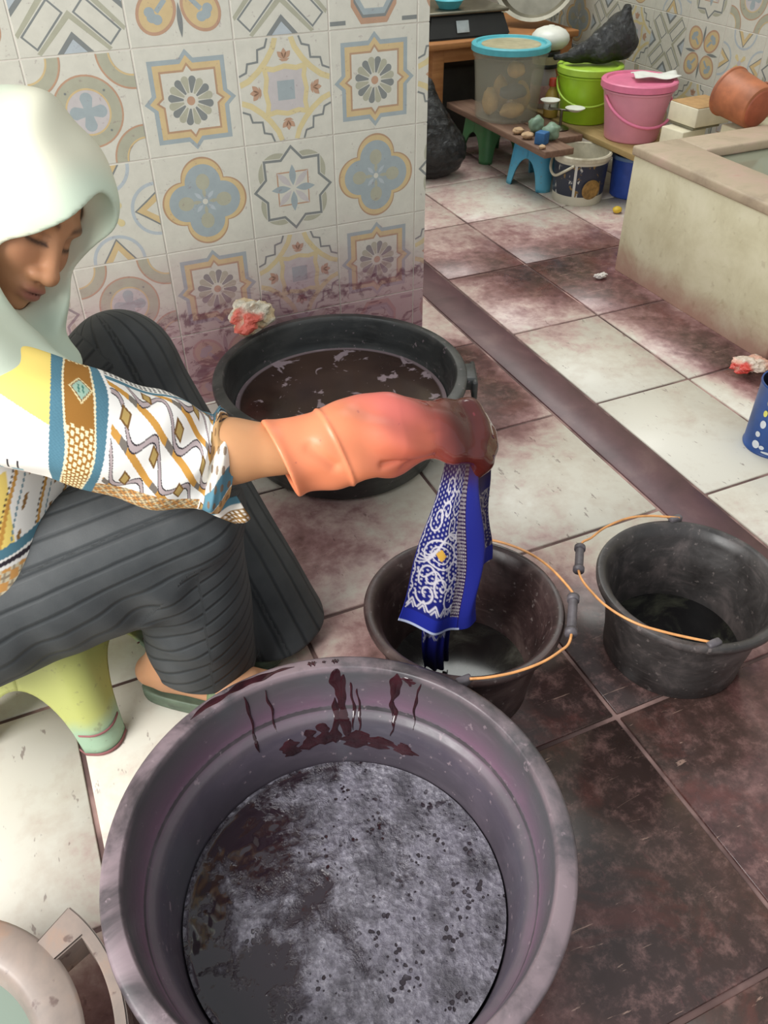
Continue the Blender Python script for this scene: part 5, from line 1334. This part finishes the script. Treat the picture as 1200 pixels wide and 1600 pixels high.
link('bottle_body', lathe('bottle_body', [(0, 0), (.026, 0), (.029, .004), (.029, .07), (.02, .095), (.014, .102), (.014, .115), (0, .115)], 32, 40), AMB, r); link('cap', lathe('cap', [(.0165, .112), (.018, .113), (.018, .136), (.016, .139), (0, .139)], 24, 40), REDC, r); link('label_band', lathe('label_band', [(.0293, .03), (.0298, .031), (.0298, .062), (.0293, .063)], 32), PAP, r)
# small two-pan balance on the board
MET = pmat('dull_metal', lin(120, 116, 104), .35, 1.0, vary=.2)
r = empty('pan_balance', (2.005, 2.855, .2005)); setp(r, 'small balance with two white pans on the board', 'scale')
link('base', lathe('base', [(0, 0), (.032, 0), (.034, .004), (.02, .012), (.006, .016), (.005, .07), (0, .072)], 32, 40), MET, r)
link('beam', box('beam', -.055, .055, -.004, .004, .066, .073, .002), MET, r, rot=(0, 0, -.9))
for s, dz in ((-1, .012), (1, -.006)):
    a = -.9; x, y = s * .05 * math.cos(a), s * .05 * math.sin(a)
    link('weighing_pan', lathe('weighing_pan', [(0, .074 + dz), (.02, .076 + dz), (.036, .086 + dz), (.037, .088 + dz), (.033, .087 + dz), (.018, .079 + dz), (0, .078 + dz)], 32, 40), WHT, r, (x, y, 0)); link('pan_stem', tube('pan_stem', [(x, y, .068), (x, y, .078 + dz)], .003, 8), MET, r)
# oddments on the board
o = link('blue_box', box('blue_box', -.020, .020, -.020, .020, 0, .042, .003), pmat('blue_card', lin(48, 104, 156), .6), None, (1.840, 2.725, .2005), (0, 0, .5)); setp(o, 'little blue box at the near end of the board', 'box')
SAC = pmat('sea_green_foil', lin(126, 152, 130), .45, vary=.15); BEI = pmat('beige_chip', lin(196, 164, 128), .8, vary=.15)
lump('sachet', (1.893, 2.745, .2005), (.034, .030, .030), SAC, 'pale sea-green sachet at the near end of the board', 'sachet', seed=21, rough=.35)
lump('sachet', (1.880, 2.830, .2005), (.028, .026, .030), SAC, 'pale sea-green sachet leaning behind the little blue box', 'sachet', seed=24, rough=.3)
for k, (x, y, s) in enumerate([(1.826, 2.80, .024), (1.828, 2.87, .022), (1.81, 2.672, .014)]): lump('root_chip', (x, y, .2005), (s, s * .8, s * .5), BEI, ['largest beige chip on the board left of the blue box', 'beige chip on the board close to the see-through container', 'smallest beige chip at the near corner of the board'][k], 'chip', 'beige chips on the board', seed=30 + k, rough=.3)

# ------------------------------------------------------------------ table with scale
tx0, tx1, ty0, ty1, tz = 1.60, 2.40, 3.36, 3.86, .43
r = empty('pine_table', (tx0, ty0, 0)); setp(r, 'low orange pine table standing behind the see-through container', 'table')
rel(link('tabletop', box('tabletop', tx0, tx1, ty0, ty1, tz - .025, tz, .004), TBW), r)
for x in (tx0 + .115, tx1 - .07):
    for y in (ty0 + .015, ty1 - .065): rel(link('leg', box('leg', x, x + .052, y, y + .052, 0, tz - .025, .004), TBW), r)
rel(link('apron', box('apron', tx0 + .16, tx1 - .07, ty0 + .02, ty0 + .042, tz - .075, tz - .025, .003), TBW), r)
rel(link('apron', box('apron', tx0 + .125, tx0 + .147, ty0 + .067, ty1 - .065, tz - .105, tz - .025, .003), TBW), r)
SBL = pmat('scale_body_black', lin(30, 32, 32), .45); o = link('shade_filler', box('shade_filler', -.27, .27, -.12, .12, 0, .30, .012), pmat('shade_filler_dark', lin(48, 46, 40), .7, vary=.3, scale=14), None, (2.06, 3.66, 0)); setp(o, 'dark crate in the shadow under the pine table', 'filler')  # invented dark box, fills in the shaded gap below the tabletop
STE = pmat('worn_steel', lin(128, 124, 112), .38, 1.0, vary=.15, scale=12)
r = empty('digital_scale', (1.90, 3.52, tz + .0005), (0, 0, -.05)); setp(r, 'black weighing scale with a steel plate on the pine table', 'scale')
def wedge():
    bm = bmesh.new(); P = [(-.19, -.12, 0), (.19, -.12, 0), (.19, .16, 0), (-.19, .16, 0), (-.165, -.085, .085), (.165, -.085, .085), (.165, .15, .085), (-.165, .15, .085)]
    v = [bm.verts.new(p) for p in P]
    for f in ((0, 3, 2, 1), (4, 5, 6, 7), (0, 1, 5, 4), (1, 2, 6, 5), (2, 3, 7, 6), (3, 0, 4, 7)): bm.faces.new([v[i] for i in f])
    bmesh.ops.bevel(bm, geom=bm.edges[:], offset=.008, segments=2, affect='EDGES'); me_ = bpy.data.meshes.new('housing'); bm.to_mesh(me_); bm.free(); return autosmooth(me_, 40)
link('housing', wedge(), SBL, r); link('steel_plate', box('steel_plate', -.18, .18, -.105, .165, .0855, .098, .004), STE, r)
link('sticker', box('sticker', -.035, .02, -.001, .001, -.022, .022, .0004), pmat('sticker_grey', lin(170, 180, 182), .5), r, (-.02, -.1065, .043), (-.39, 0, 0))
o = empty('cyan_dish', (1.845, 3.50, tz + .0995)); setp(o, 'small cyan dish resting on the black scale', 'dish'); link('dish_shell', lathe('dish_shell', [(0, 0), (.04, 0), (.058, .028), (.062, .03), (.06, .033), (.054, .031), (.038, .006), (0, .005)], 40, 40), CYAN, o)
# big steel tray leaning on the wall beside the table
r = empty('steel_tray', (2.29, 3.56, .60), (math.radians(62), 0, math.radians(-38))); setp(r, 'large round steel tray leaning behind the scale', 'tray')
link('tray_shell', lathe('tray_shell', [(0, 0), (.145, 0), (.165, .03), (.18, .033), (.181, .036), (.165, .034), (.143, .004), (0, .004)], 72, 40), STE, r)

# ------------------------------------------------------------------ things behind the trough
TERRA = pmat('terracotta_plastic', lin(176, 106, 70), .5, vary=.2, scale=16, dirt=lin(140, 84, 62)); TERR2 = pmat('terracotta_base', lin(164, 88, 62), .5, vary=.12)
WBX = pmat('cream_card', lin(214, 206, 180), .7, vary=.05); TAN = pmat('tan_card', lin(178, 140, 92), .7)
o = empty('carton', (2.20, 2.40, .2005), (0, 0, .12)); setp(o, 'cream soap carton with a grey scroll mark behind the trough', 'carton')
link('carton_body', box('carton_body', -.055, .055, -.05, .05, 0, .095, .003), WBX, o); link('printed_mark', tube('printed_mark', [(-.02 + .022 * math.cos(a) * (1 - a / 14), 0, .045 + .02 * math.sin(a) * (1 - a / 14)) for a in np.linspace(0, 9, 30)], .0014, 6), pmat('grey_ink', lin(150, 156, 158), .7), o, (-.0555, .0, 0), (0, 0, PI / 2)); 
o = empty('carton', (2.235, 2.425, .296), (0, 0, .05)); setp(o, 'long cream and tan carton stacked on the soap carton', 'carton')
link('carton_body', box('carton_body', -.045, .075, -.075, .045, 0, .012, .002), pmat('grey_card', lin(130, 126, 106), .7), o); link('carton_lid', box('carton_lid', -.055, .10, -.09, .045, .012, .072, .003), WBX, o); link('tan_top', box('tan_top', -.053, .098, -.088, .043, .072, .0745, .001), TAN, o)
r = empty('water_dipper', (2.215, 2.175, .4285), Vector((.05, -.96, -.16)).to_track_quat('Z', 'Y').to_euler()); setp(r, 'terracotta plastic water dipper lying on its side behind the trough ledge', 'dipper')
link('dipper_cup', lathe('dipper_cup', [(0, .07), (.058, .07), (.063, .067), (.065, .06), (.072, -.06), (.076, -.064), (.076, -.07), (.071, -.071), (.061, .058), (0, .064)], 56, 40), TERRA, r); link('cup_base', lathe('cup_base', [(0, .0745), (.050, .0745), (.054, .073), (.056, .0702), (0, .0702)], 48, 40), TERR2, r)
link('handle', box('handle', .07, .16, -.014, .014, -.07, -.055, .004), TERRA, r)
o = link('dipper_shelf', box('dipper_shelf', -.12, .12, -.06, .06, 0, .352, .004), CEM, None, (2.30, 2.150, 0.0)); setp(o, 'low cement pier behind the trough carrying the dipper', 'pier')

CANY0 = pmat('yellow_plastic_cap', lin(220, 186, 60), .5)
# ------------------------------------------------------------------ litter and the can at the right edge
def wrapper(loc, size, cols, label, seed, rot=(0, 0, 0)):
    bm = bmesh.new(); bmesh.ops.create_icosphere(bm, subdivisions=4, radius=1)
    for v in bm.verts:
        n_ = v.co.normalized(); k = .72 + .55 * mnoise.cell(n_ * 2.3 + Vector((seed, 1, 2))) * .5 + .5 * abs(mnoise.noise(n_ * 2.6 + Vector((seed, 0, 0)))) + .22 * abs(mnoise.noise(n_ * 6 + Vector((0, seed, 0))))
        v.co = n_ * k
    bmesh.ops.smooth_vert(bm, verts=bm.verts[:], factor=.5, use_axis_x=True, use_axis_y=True, use_axis_z=True)
    P = np.array([v.co[:] for v in bm.verts])
    for v in bm.verts: v.co = (v.co.x * size[0], v.co.y * size[1], v.co.z * size[2] * .6)
    zm = min(v.co.z for v in bm.verts)
    for v in bm.verts: v.co.z -= zm
    me_ = bpy.data.meshes.new('crumpled_wrapper'); bm.to_mesh(me_); bm.free()
    global c
    c = np.tile(np.array(lin(*cols[0])[:3]), (len(P), 1)); paint(sstep(vn(P, 4, seed + 5), .0, .25), cols[1]); paint(sstep(-P[:, 0] - P[:, 1] * .6 + .3 * vn(P, 6, seed), .45, .8), cols[2]); setcol(me_, c)
    t_ = NT('wrapper_film'); t_.bump(t_.noise(t_.obj(), 90, 4, .6, 1.0), .8, .004); o_ = link('crumpled_wrapper', me_, t_.fin(t_.attr('col'), .3, spec=.6), None, loc, rot); setp(o_, label, 'wrapper'); return o_
wrapper((.437, 1.742, .2015), (.060, .042, .062), ((206, 198, 180), (214, 190, 150), (206, 96, 80)), 'crumpled red and cream wrapper on the far rim of the black tub', 5, (0, 0, .55))
wrapper((1.645, 1.372, .0015), (.050, .040, .036), ((214, 196, 180), (222, 170, 150), (206, 66, 56)), 'crumpled red and white wrapper on the floor by the trough', 15, (0, 0, -.2))
wrapper((1.640, 2.020, .0015), (.024, .014, .012), ((210, 204, 196), (214, 208, 200), (190, 180, 176)), 'scrap of white paper on the floor at the corner of the trough', 25)
lump('yellow_cap', (2.03, 2.47, .0005), (.018, .016, .012), CANY0, 'tiny yellow plastic cap on the floor behind the trough corner', 'cap', seed=41, rough=.1)
# printed can
CANB = pmat('can_blue', lin(40, 76, 140), .35, vary=.2, scale=14, dirt=lin(60, 84, 130)); CANI = pmat('can_inside', lin(24, 26, 44), .5); CANY = pmat('can_yellow', lin(220, 214, 110), .5); CANW = pmat('can_white', lin(206, 210, 216), .5)
r = empty('tin_can', (1.462, 1.098, 0)); setp(r, 'blue tin can with yellow ovals at the right edge of the floor', 'can')
CR, CH = .063, .165
link('can_body', lathe('can_body', [(0, .002), (CR - .004, .002), (CR, 0), (CR + .001, .004), (CR - .001, .008), (CR - .001, CH - .008), (CR + .001, CH - .004), (CR, CH), (CR - .003, CH - .001), (CR - .003, .006), (0, .005)], 64, 40), CANB, r)
link('can_liner', lathe('can_liner', [(CR - .0032, CH - .002), (CR - .0036, .008), (0, .0075)], 64, 40), CANI, r)
def on_can(a, z, rx, rz, mat, name, k=0):
    V_ = [(CR * math.cos(a), CR * math.sin(a), z)]; V_ = []
    for i in range(20): th = 2 * PI * i / 20; aa = a + rx * math.cos(th) / CR; V_.append(((CR + .0004 + .0004 * k) * math.cos(aa), (CR + .0004 + .0004 * k) * math.sin(aa), z + rz * math.sin(th)))
    link(name, mesh(name, V_, [tuple(range(20))]), mat, r)
A0 = -2.35
for a, z, rx, rz in ((-.62, .135, .006, .011), (-.35, .125, .007, .012), (-.66, .105, .005, .008), (-.40, .098, .007, .011), (.30, .062, .022, .040)): on_can(A0 + a, z, rx, rz, CANY, 'yellow_oval')
on_can(A0 + .30, .062, .018, .033, CANW, 'pale_oval', 1)
for a, z, rx, rz in ((-.62, .078, .007, .010), (-.70, .050, .006, .007), (-.66, .024, .009, .010), (-.42, .022, .006, .005), (-.15, .012, .016, .003), (-.56, .16, .006, .002), (-.25, .151, .010, .002)): on_can(A0 + a, z, rx, rz, CANW, 'white_print')
